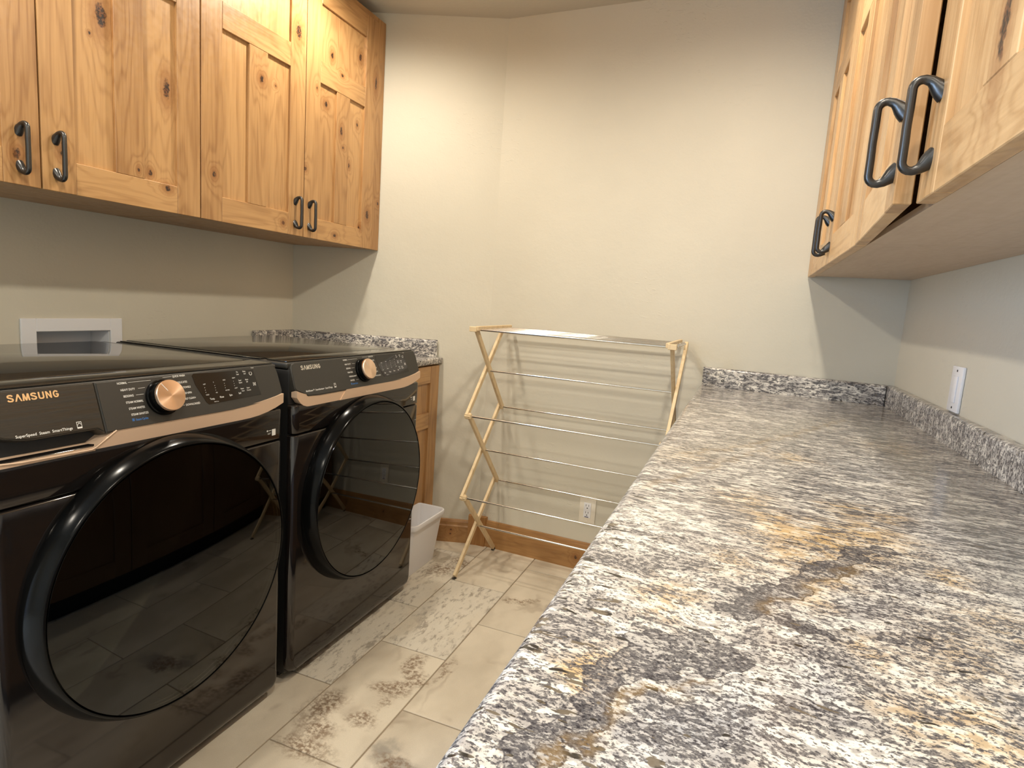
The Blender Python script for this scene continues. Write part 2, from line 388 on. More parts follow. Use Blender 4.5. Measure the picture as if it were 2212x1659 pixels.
def tube(bm, pts, rad, n_=10, flat=None):
    """tube through points; rad scalar or list; flat = list of (wide, thin) multipliers along (side, up)"""
    pts = [Vector(p) for p in pts]; m_ = len(pts)
    rad = [rad]*m_ if not isinstance(rad, (list, tuple)) else rad
    rings = []; side = None
    for i, p in enumerate(pts):
        t_ = (pts[min(i+1, m_-1)]-pts[max(i-1, 0)]).normalized()
        if side is None:
            ref = Vector((0, 1, 0)) if abs(t_.y) < .8 else Vector((0, 0, 1))
            side = (ref - t_*ref.dot(t_)).normalized()
        else: side = (side - t_*side.dot(t_)).normalized()
        up = t_.cross(side)
        fa, fb = flat[i] if flat else (1, 1)
        rings.append([bm.verts.new(p + side*(math.cos(2*PI*k/n_)*rad[i]*fa) + up*(math.sin(2*PI*k/n_)*rad[i]*fb)) for k in range(n_)])
    for i in range(m_-1):
        for k in range(n_): bm.faces.new((rings[i][k], rings[i][(k+1) % n_], rings[i+1][(k+1) % n_], rings[i+1][k]))
    bm.faces.new(rings[0][::-1]); bm.faces.new(rings[-1])
    return bm
def lathe(bm, prof, cx, cy, cz, axis=Vector((1, 0, 0)), n_=64, close=False):
    """prof = [(along axis, radius)]"""
    ax = Vector(axis).normalized(); s_ = Vector((0, 1, 0)) if abs(ax.y) < .8 else Vector((1, 0, 0))
    s_ = (s_ - ax*s_.dot(ax)).normalized(); t_ = ax.cross(s_); c_ = Vector((cx, cy, cz)); rings = []
    for (h, r_) in prof:
        if r_ < 1e-6: rings.append([bm.verts.new(c_+ax*h)]); continue
        rings.append([bm.verts.new(c_+ax*h+s_*(r_*math.cos(2*PI*k/n_))+t_*(r_*math.sin(2*PI*k/n_))) for k in range(n_)])
    pairs = list(zip(rings, rings[1:])) + ([(rings[-1], rings[0])] if close else [])
    for p, q in pairs:
        for k in range(n_):
            k2 = (k+1) % n_
            if len(p) == 1 and len(q) == 1: continue
            if len(p) == 1: bm.faces.new((p[0], q[k], q[k2]))
            elif len(q) == 1: bm.faces.new((p[k], q[0], p[k2]))
            else: bm.faces.new((p[k], q[k], q[k2], p[k2]))
    return bm
def clip(poly, nx, ny, d):
    """keep nx*x+ny*y <= d"""
    out = []
    for i in range(len(poly)):
        p, q = poly[i], poly[(i+1) % len(poly)]
        a_, b_ = nx*p[0]+ny*p[1]-d, nx*q[0]+ny*q[1]-d
        if a_ <= 0: out.append(p)
        if a_*b_ < 0:
            t_ = a_/(a_-b_); out.append((p[0]+(q[0]-p[0])*t_, p[1]+(q[1]-p[1])*t_))
    return out
_txt = {}
def text_into(bm, s, P0, U, V, h, ext=.0003, bold=0.0, align='LEFT', sx=1.0, space=1.0):
    """flat lettering: baseline start P0, reading direction U, up V, capital height h"""
    key = (s, bold, align, space)
    if key not in _txt:
        cu = bpy.data.curves.new('lettering', 'FONT'); cu.body = s; cu.size = 1; cu.offset = bold; cu.align_x = align
        cu.resolution_u = 3; cu.space_character = space
        o = bpy.data.objects.new('lettering', cu); C.objects.link(o)
        dg = bpy.context.evaluated_depsgraph_get(); me = o.evaluated_get(dg).to_mesh()
        vs = [tuple(v.co) for v in me.vertices]; fs = [tuple(p.vertices) for p in me.polygons]
        o.evaluated_get(dg).to_mesh_clear(); bpy.data.objects.remove(o); bpy.data.curves.remove(cu)
        _txt[key] = (vs, fs)
    vs, fs = _txt[key]; k = h/.73; U, V = Vector(U), Vector(V); N = U.cross(V).normalized()
    nv = [bm.verts.new(Vector(P0)+U*(x*k*sx)+V*(y*k)+N*ext) for x, y, z in vs]
    for f_ in fs:
        try: bm.faces.new([nv[i] for i in f_])
        except ValueError: pass
    return bm

def strokes(bm, P0, U, V, h, width):
    """heavy block capitals drawn as strokes; the A has no crossbar"""
    U, V = Vector(U), Vector(V)
    def arc(cx, cy, rx, ry, a0, a1, n_=7): return [(cx+rx*math.cos(math.radians(a0+(a1-a0)*k/n_)), cy+ry*math.sin(math.radians(a0+(a1-a0)*k/n_))) for k in range(n_+1)]
    Sg = arc(.5, .735, .34, .18, 10, 250, 10)+[(.5, .545)]+arc(.5, .285, .36, .205, 75, -170, 11)
    G = {'S': [Sg], 'A': [[(.10, 0), (.5, .97)], [(.5, .97), (.90, 0)]], 'M': [[(.06, 0), (.16, .93)], [(.17, .93), (.5, .06)], [(.5, .06), (.83, .93)], [(.84, .93), (.94, 0)]],
         'U': [[(.16, 1), (.16, .30)]+arc(.5, .30, .34, .22, 180, 360, 9)+[(.84, 1)]], 'N': [[(.16, 0), (.16, 1)], [(.18, .95), (.82, .05)], [(.84, 0), (.84, 1)]],
         'G': [arc(.5, .5, .36, .42, 40, 330, 14)+[(.86, .46), (.52, .46)]]}
    pitch = width/7.0; k_ = pitch*.86; tk = .115
    lay = 0
    for i, ch in enumerate('SAMSUNG'):
        for pl in G[ch]:
            for (ax, ay), (bx, by) in zip(pl, pl[1:]):
                d = Vector(((bx-ax)*k_, (by-ay)*h)); L = d.length
                if L < 1e-7: continue
                d /= L; nn = Vector((-d.y, d.x))*tk*k_*1.12; e_ = d*tk*k_*.35; lay += 1
                q = [Vector((ax*k_, ay*h))-e_+nn, Vector((ax*k_, ay*h))-e_-nn, Vector((bx*k_, by*h))+e_-nn, Vector((bx*k_, by*h))+e_+nn]
                N = U.cross(V).normalized()*(lay % 9)*.00002
                bm.faces.new([bm.verts.new(P0+U*(p.x+i*pitch)+V*min(max(p.y, 0), h)+N) for p in q])
    return bm

# ------------------------------------------------------------------ setting
def struct(name, bm, m, parent=None, **kw):
    return obj(name, bm, m, parent, kind='structure', **kw)
TH = .12
fl = struct('floor', B(XL-TH, XR+TH, YREAR-TH, 2.75, -.10, -.003), GROUT)
struct('ceiling', B(XL-TH, XR+TH, YREAR-TH, 2.75, ZC, ZC+.1), CEIL)
DY0, DY1, DZ = -1.50, -.40, 2.03      # open doorway beside the photographer, daylight comes in here
HX0, HX1, HZ0, HZ1 = 1.153, 1.378, .79, .981       # opening for the supply box (y, z)
bm = bmesh.new()
box(bm, XL-TH, XL, YREAR, DY0, 0, ZC); box(bm, XL-TH, XL, DY1, HX0, 0, ZC); box(bm, XL-TH, XL, DY0, DY1, DZ, ZC); box(bm, XL-TH, XL, HX1, A0[1]+.02, 0, ZC)
box(bm, XL-TH, XL, HX0, HX1, 0, HZ0); box(bm, XL-TH, XL, HX0, HX1, HZ1, ZC); box(bm, XL-TH, XL-TH+.01, HX0, HX1, HZ0, HZ1)
struct('wall_left', bm, WALL)
struct('wall_right', B(XR, XR+TH, YREAR, R0[1]+.02, 0, ZC), WALL)
# slanted wall and back wall share one rounded outside corner
def wallstrip(p, q, name):
    d = Vector((q[0]-p[0], q[1]-p[1], 0)).normalized(); n_ = Vector((-d.y, d.x, 0))*TH
    P_ = Vector((p[0], p[1], 0)); Q_ = Vector((q[0], q[1], 0))
    return struct(name, prism(bmesh.new(), [P_, Q_, Q_+n_, P_+n_], (0, 0, ZC)), WALL)
wallstrip(A0, B0, 'wall_diagonal'); wallstrip(B0, (R0[0]+.02, R0[1]), 'wall_back')
struct('wall_rear', B(XL, XR, YREAR-TH, YREAR, 0, ZC), WALL)
bm = bmesh.new()
box(bm, XL+.0005, XL+.018, DY0-.07, DY0+.005, 0, DZ+.07, .003); box(bm, XL+.0005, XL+.018, DY1-.005, DY1+.07, 0, DZ+.07, .003); box(bm, XL+.0005, XL+.018, DY0+.0055, DY1-.0055, DZ-.005, DZ+.07, .003)
struct('trim_2', bm, WV, seed=.2, tone=.5)

# floor tiles, running bond
TW, TL, T0 = .2469, .5135, -1.031
def tiles():
    G = .0022; n_ = 0
    d1 = Vector((B0[0]-A0[0], B0[1]-A0[1])).normalized(); d2 = Vector((R0[0]-B0[0], R0[1]-B0[1])).normalized()
    for i in range(-4, 7):
        x0 = max(T0+i*TW, XL)+G; x1 = min(T0+(i+1)*TW, XR)-G
        off = 1.6258 if i % 2 == 0 else 1.361
        for k in range(-7, 3):
            y0 = off+k*TL+G; y1 = off+(k+1)*TL-G
            y0 = max(y0, YREAR)
            if y1 < YREAR+.02: continue
            poly = [(x0, y0), (x1, y0), (x1, y1), (x0, y1)]
            poly = clip(poly, -d1.y, d1.x, -d1.y*A0[0]+d1.x*A0[1])
            if len(poly) > 2: poly = clip(poly, -d2.y, d2.x, -d2.y*B0[0]+d2.x*B0[1])
            if len(poly) < 3: continue
            rug = 0.0
            if (i, k) in ((0, 0), (-1, 0), (-1, 1)): rug = 1.0
            if (i, k) == (-1, 0): rug = 1.0
            bm = prism(bmesh.new(), [(p[0], p[1], -.003) for p in poly], (0, 0, .003))
            bmesh.ops.bevel(bm, geom=[e for e in bm.edges if all(v.co.z > -.001 for v in e.verts)], offset=.0012, segments=1, affect='EDGES')
            o = obj('tile', bm, TILE, fl, seed=random.random(), rugged=rug)
tiles()

# baseboards: board + cap
def baseboard(name, p, q, h, t_=.016):
    d = Vector((q[0]-p[0], q[1]-p[1], 0)); L = d.length; d.normalize(); n_ = Vector((d.y, -d.x, 0))
    P_ = Vector((p[0], p[1], 0))
    prof = [(0, 0), (t_, 0), (t_, h-.032), (t_-.004, h-.026), (t_-.005, h-.012), (t_-.009, h-.002), (t_-.012, h), (0, h)]
    return struct(name, prism(bmesh.new(), [P_+n_*a_+Vector((0, 0, z)) for a_, z in prof], d*L), WBASE, seed=.37, tone=.5)
dW1 = Vector((B0[0]-A0[0], B0[1]-A0[1])).normalized()
baseboard('baseboard_diagonal', (-1.305, yW1(-1.305)), (-1.135, yW1(-1.135)), .112)
baseboard('baseboard_back', (-1.045, yW2(-1.045)), (R0[0], R0[1]), .128)
# plinth block that turns the corner
bm = bmesh.new()
pts = [(-1.137, yW1(-1.137), 0), (B0[0], B0[1], 0), (-1.043, yW2(-1.043), 0), (-1.046, yW2(-1.043)-.024, 0), (-1.086, B0[1]-.026, 0), (-1.129, yW1(-1.137)-.024, 0)]
prism(bm, pts, (0, 0, .143)); struct('trim_1', bm, wood('plinth_alder', 'z', light=(.42, .21, .065), dark=(.30, .13, .035)), seed=.7, tone=.55)

# ------------------------------------------------------------------ handles
def handle_bm(x, y, z, s, half=.043, out=.031):
    """arched pull on a vertical face at x; s=+1 stands out to +x; flattened paddles point towards each other"""
    bm = bmesh.new(); r_ = .0055
    up = [((-.006, half-.007), .0130, (.8, 1)), ((-.001, half-.0025), .0122, (.8, 1)), ((.0035, half+.0015), .0104, (.85, 1)), ((.008, half+.0062), .0080, (.9, 1)), ((.0125, half+.0098), .0064, (1, 1)), ((out-.012, half+.0118), r_, (1, 1))]
    for k in range(1, 6):
        t_ = k/5*PI/2; up.append(((out-.011+.011*math.sin(t_), half+.0008+.011*math.cos(t_)), r_, (1, 1)))
    up += [((out, half*.5), r_, (1, 1)), ((out+.0004, 0), r_*.98, (1, 1))]
    full = up + [((p[0], -p[1]), rr, ff) for p, rr, ff in up[-2::-1]]
    tube(bm, [(x+s*p[0], y, z+p[1]) for p, rr, ff in full], [rr for p, rr, ff in full], 12, [ff for p, rr, ff in full])
    return bm

# ------------------------------------------------------------------ cabinet doors
def door(parent, xf, s, y0, y1, z0, z1, mats, hy, hz, th=.022, stile=.078, mid=(1.941, 2.02), top=.085, bot=.078, swing=None, mull=True, tones=None):
    """s=+1: face looks to +x. Returns the door mesh (back panel) with stile/rail/mullion/handle children"""
    mv, mh = mats; xb = xf-s*th
    def X(a_, b_): return (min(a_, b_), max(a_, b_))
    rec = xf-s*.009
    bev = .0012
    gap = .0
    parts = []
    T = tones or [random.uniform(.25, .75) for _ in range(9)]
    p0, p1 = y0+stile-.01, y1-stile+.01
    sd = random.random()
    d = obj('door', B(*X(xb+s*.003, rec), p0, p1, z0+.02, z1-.02), mv, parent, seed=sd, tone=T[0])
    parts.append(d)
    def sub(nm, m, *bb, t_=.5, b_=bev):
        o = obj(nm, B(*bb, bev=b_, seg=1), m, d, seed=random.random(), tone=t_); parts.append(o); return o
    sub('stile', mv, *X(xb, xf), y0, y0+stile, z0, z1, t_=T[1]); sub('stile', mv, *X(xb, xf), y1-stile, y1, z0, z1, t_=T[2])
    ya, yb = y0+stile+.0003, y1-stile-.0003
    sub('rail', mh, *X(xb, xf-s*.0004), ya, yb, z0, z0+bot, t_=T[3]); sub('rail', mh, *X(xb, xf-s*.0004), ya, yb, z1-top, z1, t_=T[4])
    if mid:
        sub('rail', mh, *X(xb, xf-s*.0004), ya, yb, mid[0], mid[1], t_=T[5])
        if mull:
            yc = (y0+y1)/2; sub('mullion', mv, *X(xb, xf-s*.0005), yc-.041, yc+.041, z0+bot+.0003, mid[0]-.0003, t_=T[6])
            # the two lower panels are separate boards of slightly different tone
            sub('panel', mv, *X(rec-s*.003, rec+s*.0004), ya, yc-.0415, z0+bot, mid[0], t_=T[7], b_=0); sub('panel', mv, *X(rec-s*.003, rec+s*.0004), yc+.0415, yb, z0+bot, mid[0], t_=T[8], b_=0)
    if hy is not None:
        h = obj('handle', handle_bm(xf, hy, hz, s), IRON, d, smooth=50)
    if swing:
        yh, ang = swing          # turn the door about its hinge at (xb, yh)
        piv = Vector((xb, yh, 0)); Rm = Matrix.Rotation(ang, 4, 'Z'); base = origin(d)
        d.matrix_basis = Matrix.Translation(piv-origin(parent)) @ Rm @ Matrix.Translation(base-piv)
    return d
def carcass(bm, x0, x1, y0, y1, z0, z1):
    t_ = .016
    box(bm, x0, x1, y0, y0+t_, z0, z1); box(bm, x0, x1, y1-t_, y1, z0, z1); box(bm, x0, x1, y0+t_, y1-t_, z0, z0+t_); box(bm, x0, x1, y0+t_, y1-t_, z1-t_, z1)
    return bm
# left upper cabinets
LG = 'upper cabinets above the machines'
ZH = 1.440
g = .0021
xb = XC-.022
t = thing('wall_cabinet', 'knotty alder wall cabinet above the washing machine, cut by the left picture edge', 'cabinet', (XL, .50, ZB), LG)
obj('carcass', carcass(bmesh.new(), XL+.001, xb-.001, .502, 1.406, ZB+.002, ZT), WH, t, seed=.1, tone=.6)
obj('back_panel', B(XL+.001, XL+.007, .519, 1.389, ZB+.018, ZT-.016), WV, t, seed=.3, tone=.6)
door(t, XC, 1, .506, .9595-g, ZB, ZT-.022, WD[0], .914, ZH, tones=[.5, .4, .62, .5, .5, .5, .5, .5, .5])
door(t, XC, 1, .9595+g, 1.4077-g, ZB, ZT-.022, WD[1], .993, ZH, tones=[.35, .42, .55, .30, .3, .4, .72, .30, .36])
t = thing('wall_cabinet', 'knotty alder wall cabinet above the dryer, its end against the slanted wall', 'cabinet', (XL, 1.41, ZB), LG)
yend = yW1(xb)-.004
bm = bmesh.new()
# carcass end follows the slanted wall
pl = [(XL+.001, 1.4095), (xb-.001, 1.4095), (xb-.001, yW1(xb)-.006), (XL+.001, yW1(XL)-.006)]
prism(bm, [(p[0], p[1], ZB+.002) for p in pl], (0, 0, .016)); prism(bm, [(p[0], p[1], ZT-.016) for p in pl], (0, 0, .016))
box(bm, XL+.001, xb-.001, 1.4095, 1.4255, ZB+.018, ZT-.016)
prism(bm, [(XL+.001, yW1(XL)-.006, ZB+.018), (xb-.001, yW1(xb)-.006, ZB+.018), (xb-.001, yW1(xb)-.022, ZB+.018), (XL+.001, yW1(XL)-.022, ZB+.018)], (0, 0, ZT-ZB-.034))
obj('carcass', bm, WH, t, seed=.15, tone=.6)
obj('back_panel', B(XL+.001, XL+.007, 1.426, 2.19, ZB+.018, ZT-.016), WV, t, seed=.3, tone=.6)
door(t, XC, 1, 1.4077+g, 1.8662-g, ZB, ZT-.022, WD[2], 1.820, ZH, tones=[.5, .5, .45, .36, .4, .5, .62, .38, .36])
door(t, XC, 1, 1.8662+g, 2.307, ZB, ZT-.022, WD[3], 1.8965, ZH, tones=[.28, .30, .60, .42, .4, .42, .66, .30, .25])
obj('filler_strip', B(xb-.0, XC-.003, 2.3085, yW1(XC)-.005, ZB, ZT, bev=.001, seg=1), WD[3][0], t, seed=.55, tone=.72)
obj('head_rail', B(xb-.0, XC-.004, 1.4095, 2.3080, ZT-.0205, ZT), WD[3][1], t, seed=.55, tone=.6)

# right upper cabinets
RX = .1915; RB = 1.333; rxb = RX+.022
RG = 'upper cabinets above the granite counter'
TT = dict(th=.022)
def right_cab(y0, y1, ysplit, label, mats, hys, swing):
    t = thing('wall_cabinet', label, 'cabinet', (XR, y0, RB), RG)
    bm = bmesh.new(); box(bm, rxb+.002, XR-.001, y0, y0+.016, RB+.016, ZT); box(bm, rxb+.002, XR-.001, y1-.016, y1, RB+.016, ZT); box(bm, rxb+.002, XR-.001, y0+.016, y1-.016, ZT-.016, ZT)
    obj('carcass', bm, WH, t, seed=.2, tone=.5)
    obj('bottom_panel', B(rxb+.005, XR-.001, y0, y1, RB+.004, RB+.0155), WPLY, t, seed=.4, tone=.5)
    obj('back_panel', B(XR-.007, XR-.001, y0+.016, y1-.016, RB+.016, ZT-.016), WV, t, seed=.3, tone=.6)
    door(t, RX, -1, y0+.002, ysplit-.0012, RB-.0005, ZT-.022, mats[0], hys[0], 1.420, bot=.078, mid=(1.925, 2.004))
    door(t, RX, -1, ysplit+.0012, y1-.002 if y1 < 2 else 2.432, RB-.0005, ZT-.022, mats[1], hys[1], 1.420, bot=.078, mid=(1.925, 2.004), swing=swing)
    return t
right_cab(.466, 1.437, .9535, 'pale knotty wood wall cabinet on the right nearest the camera, one door ajar', (WDR[0], WDR[1]), (.909, .984), (1.435, -math.radians(3.1)))
t = right_cab(1.4385, yW2(.35)-.012, 1.942, 'pale wood wall cabinet on the right, in the far corner against the back wall', (WDR[2], WDR[3]), (1.895, 1.990), None)
obj('filler_strip', B(RX+.001, rxb, 2.434, yW2(RX)-.004, RB, ZT, bev=.001, seg=1), WDR[3][0], t, seed=.9, tone=.45)

# ------------------------------------------------------------------ right granite counter
XK = -.1473
def seg_d(px, py, line):
    best = np.full(px.shape, 9.0)
    for (ax, ay), (bx, by) in zip(line, line[1:]):
        dx, dy = bx-ax, by-ay; L2 = dx*dx+dy*dy+1e-12
        t_ = np.clip(((px-ax)*dx+(py-ay)*dy)/L2, 0, 1)
        best = np.minimum(best, np.hypot(px-ax-t_*dx, py-ay-t_*dy))
    return best
def granite_fields(co_):
    x, y = co_[:, 0].copy(), co_[:, 1].copy()
    # wobble so that bands get ragged outlines
    wx = .006*np.sin(y*71+x*37)+.004*np.sin(y*143-x*97+1)+.003*np.sin(x*260+y*190)
    wy = .008*np.sin(x*67+y*29+2)+.005*np.sin(x*151+y*83)+.004*np.sin(x*240-y*230)
    X_, Y_ = x+wx, y+wy
    ga = lambda d, w_: np.exp(-(d/w_)**2)
    V1 = [(-.125, .245), (-.087, .326), (-.070, .383), (-.060, .444), (-.034, .498), (-.014, .506), (.014, .497)]
    V1b = [(-.07, .40), (-.035, .455), (-.008, .481), (.015, .469)]
    V2 = [(.010, .585), (.036, .602), (.073, .664), (.110, .72), (.144, .781), (.19, .85)]
    V2b = [(.036, .602), (.072, .573), (.1, .575)]
    V4 = [(.05, .40), (.12, .52), (.17, .64), (.26, .80)]
    V5 = [(-.11, 1.10), (0, 1.32), (.13, 1.56), (.30, 1.90)]
    vein = np.maximum.reduce([ga(seg_d(X_, Y_, V1), .016), .8*ga(seg_d(X_, Y_, V1b), .012), .9*ga(seg_d(X_, Y_, V2), .017), .7*ga(seg_d(X_, Y_, V2b), .012), .30*ga(seg_d(X_, Y_, V4), .02), .25*ga(seg_d(X_, Y_, V5), .05)])
    rim = np.maximum.reduce([ga(seg_d(X_, Y_, [(-.11, .235), (-.079, .324), (-.060, .372), (-.044, .402), (-.033, .423), (-.015, .446), (.012, .455)]), .0045), .8*ga(seg_d(X_, Y_, [(.045, .59), (.085, .655), (.15, .76)]), .007),
             .85*ga(seg_d(X_, Y_, [(-.089, 1.211), (.02, 1.362), (.137, 1.594), (.299, 1.969)]), .008), .7*ga(seg_d(X_, Y_, [(-.116, .945), (-.012, 1.183), (.077, 1.405)]), .008)])
    gold = np.zeros_like(x)
    for (gx, gy, rr, a_) in [(.03, .96, .04, .7), (.068, .901, .035, .9), (.082, .844, .045, 1), (.185, .893, .05, .9), (.136, .838, .06, 1), (.179, .995, .035, .9), (.225, .998, .03, .9), (.247, .781, .02, .9), (-.084, .428, .02, .9),
                             (.087, .762, .04, .7), (-.042, .575, .03, .6), (.11, .70, .03, .7), (.097, .652, .02, .6), (.18, .491, .035, .6), (.148, .475, .03, .5), (.188, .465, .03, .6), (.26, .68, .04, .5), (.132, .569, .02, .6), (.02, .70, .03, .5), (-.07, 1.2, .05, .4), (.12, 1.32, .04, .6), (.2, .60, .05, .45), (.35, 1.6, .07, .4)]:
        gold = np.maximum(gold, a_*ga(np.hypot((X_-gx), (Y_-gy)*.8), rr))
    blue = np.zeros_like(x)
    for (gx, gy, rr, a_) in [(-.004, .394, .03, 1), (.02, .42, .035, .9), (.08, .487, .035, .8), (.152, .641, .05, .7), (.086, .925, .03, .5), (-.028, .35, .03, .8), (.20, .72, .06, .5), (.3, .95, .1, .5), (.27, 1.3, .09, .45), (.36, .7, .09, .5), (.25, .54, .06, .4)]:
        blue = np.maximum(blue, a_*ga(np.hypot(X_-gx, Y_-gy), rr))
    tan = .9*ga(seg_d(X_, Y_, [(-.10, 1.20), (.039, 1.457), (.234, 1.849), (.33, 2.1)]), .055)
    fz = (y+.25*x+.10*np.sin(9*x+2)+.06*np.sin(14*y)-.62)/.45
    fz = 1-np.clip(fz, 0, 1); fine = fz*fz*(3-2*fz)*.85
    fleck = np.clip(1-(x+.147)/.10, 0, 1)*np.clip((.95-y)/.25, 0, 1)*np.clip((y-.2)/.1, 0, 1)
    return dict(gold=gold, vein=vein, blue=blue, tan=tan, rim=rim, fine=fine, fleck=fleck)
def add_fields(o):
    me = o.data; n_ = len(me.vertices); co_ = np.empty(n_*3); me.vertices.foreach_get('co', co_); co_ = co_.reshape(-1, 3)+np.array(o.matrix_world.translation if o.parent is None else origin(o))
    for k, v in granite_fields(co_).items():
        at_ = me.attributes.new(k, 'FLOAT', 'POINT'); at_.data.foreach_set('value', v.astype(np.float32))
ct = thing('countertop', 'long speckled granite countertop on the right, filling the lower right of the picture', 'countertop', (XK, -.6, ZK-.032))
def counter_slab():
    bm = bmesh.new(); r_ = .016; thk = .032
    prof = [(XR-.0015, ZK-thk), (XK+.010, ZK-thk)]
    prof += [(XK+.010-.010*math.sin(t_), ZK-thk+.010-.010*math.cos(t_)) for t_ in (PI/6, PI/3, PI/2)]
    prof += [(XK+r_-r_*math.cos(t_), ZK-r_+r_*math.sin(t_)) for t_ in [k*PI/16 for k in range(0, 9)]]
    nx = 150
    prof += [(XK+r_+(XR-.0015-XK-r_)*k/nx, ZK) for k in range(1, nx+1)]
    ys = [k/560 for k in range(561)]; y0 = -.6; rows = []
    for t_ in ys:
        t2 = t_
        rows.append([bm.verts.new((x, y0+t2*(yW2(x)-.001-y0), z)) for x, z in prof])
    for p, q in zip(rows, rows[1:]):
        for k in range(len(prof)-1): bm.faces.new((p[k], p[k+1], q[k+1], q[k]))
        bm.faces.new((p[-1], p[0], q[0], q[-1]))
    bm.faces.new(rows[0]); bm.faces.new(rows[-1][::-1])
    return bm
slab = obj('slab', counter_slab(), GRAN, ct, smooth=40); add_fields(slab)
def backsplash(name, p, q, parent, h=.0735, t_=.024, ends=(True, True), z0=ZK+.0003):
    """granite upstand standing on the slab along wall line p->q (room on the right-hand side)"""
    d = Vector((q[0]-p[0], q[1]-p[1], 0)); L = d.length; d.normalize(); n_ = Vector((d.y, -d.x, 0)); P_ = Vector((p[0], p[1], z0))+n_*.001
    r_ = .009
    prof = [(0, 0), (t_, 0)] + [(t_-r_+r_*math.cos(k*PI/10), h-r_+r_*math.sin(k*PI/10)) for k in range(6)] + [(0, h)]
    bm = bmesh.new(); N_ = max(int(L/.02), 2); rows = []
    for i in range(N_+1):
        s_ = i/N_*L; k_ = 0
        sc = 1.0
        rows.append([bm.verts.new(P_+d*s_+n_*a_+Vector((0, 0, z))) for a_, z in prof])
    for A_, B_ in zip(rows, rows[1:]):
        for k in range(len(prof)): k2 = (k+1) % len(prof); bm.faces.new((A_[k], A_[k2], B_[k2], B_[k]))
    bm.faces.new(rows[0][::-1]); bm.faces.new(rows[-1])
    edge = [e for i in ((0, -1)) for e in bm.edges if all(v in rows[i] for v in e.verts) and all(v.co.z > z0+.004 for v in e.verts)]
    if ends[0] or ends[1]:
        sel = [e for i, on in ((0, ends[0]), (-1, ends[1])) if on for e in bm.edges if all(v in rows[i] for v in e.verts) and max(v.co.z for v in e.verts) > z0+.004]
        bmesh.ops.bevel(bm, geom=sel, offset=.006, segments=2, affect='EDGES')
    o = obj(name, bm, GRAN, parent, smooth=40)
    return o
backsplash('backsplash', (XK+.012, yW2(XK+.012)), (XR-.027, yW2(XR-.027)), ct, ends=(True, False))
backsplash('backsplash', (XR, yW2(XR)-.002), (XR, -.6), ct, ends=(False, False))

# base cabinets under it (seen mirrored in the washer)
bc = thing('base_cabinet', 'dark brown wood base cabinets under the long granite counter, mirrored in the black washer', 'cabinet', (XR, -.6, 0))
bm = bmesh.new(); box(bm, -.085, XR-.002, -.6, yW2(XR)-.02, .105, ZK-.0335)
obj('carcass', bm, WDK[1], bc, seed=.1, tone=.6)
obj('toe_kick', B(-.03, XR-.002, -.6, yW2(XR)-.02, .001, .1045), SIDE, bc)
y = -.598
for k in range(6):
    y1 = y+.50
    door(bc, -.107, -1, y+.002, y1-.002, .115, ZK-.045, WDK, (y1-.04 if k % 2 == 0 else y+.04), .76, mid=None, tones=[1.1]*9)
    y = y1

# ------------------------------------------------------------------ left corner counter
lc = thing('countertop', 'small granite corner countertop beside the dryer with upstand on the slanted wall', 'countertop', (-1.6, 2.1, ZK-.03))
bm = bmesh.new()
xe = -1.293
pl = [(XL+.001, 1.997), (xe, 1.997), (xe, yW1(xe)-.002), (XL+.001, yW1(XL)-.002)]
prism(bm, [(p[0], p[1], ZK-.029) for p in pl], (0, 0, .029), .007, 3)
obj('slab', bm, GRAN, lc, smooth=40)
backsplash('backsplash', (XL, 1.997), (XL, yW1(XL)-.001), lc, h=.078, t_=.02, ends=(True, False))
backsplash('backsplash', (XL+.02, yW1(XL+.02)), (-1.322, yW1(-1.322)), lc, h=.078, t_=.021, ends=(False, True))
lb = thing('base_cabinet', 'narrow knotty wood base cabinet between dryer and slanted wall under the corner counter', 'cabinet', (-1.6, 2.1, 0))
bm = bmesh.new(); pl = [(XL+.002, 2.0), (-1.326, 2.0), (-1.326, yW1(-1.326)-.004), (XL+.002, yW1(XL)-.004)]
prism(bm, [(p[0], p[1], .10) for p in pl], (0, 0, ZK-.0305-.10)); obj('carcass', bm, WV, lb, seed=.4, tone=.5)
pl = [(XL+.002, 2.0), (-1.37, 2.0), (-1.37, yW1(-1.37)-.004), (XL+.002, yW1(XL)-.004)]
bm = bmesh.new(); prism(bm, [(p[0], p[1], .001) for p in pl], (0, 0, .0985)); obj('toe_kick', bm, WH, lb, seed=.4, tone=.7)
door(lb, -1.304, 1, 2.02, yW1(-1.304)-.012, .105, ZK-.036, (WV, WH), None, 0, mid=(.568, .640), top=.078, mull=False, tones=[.5, .5, .42, .5, .45, .5, .5, .5, .5])

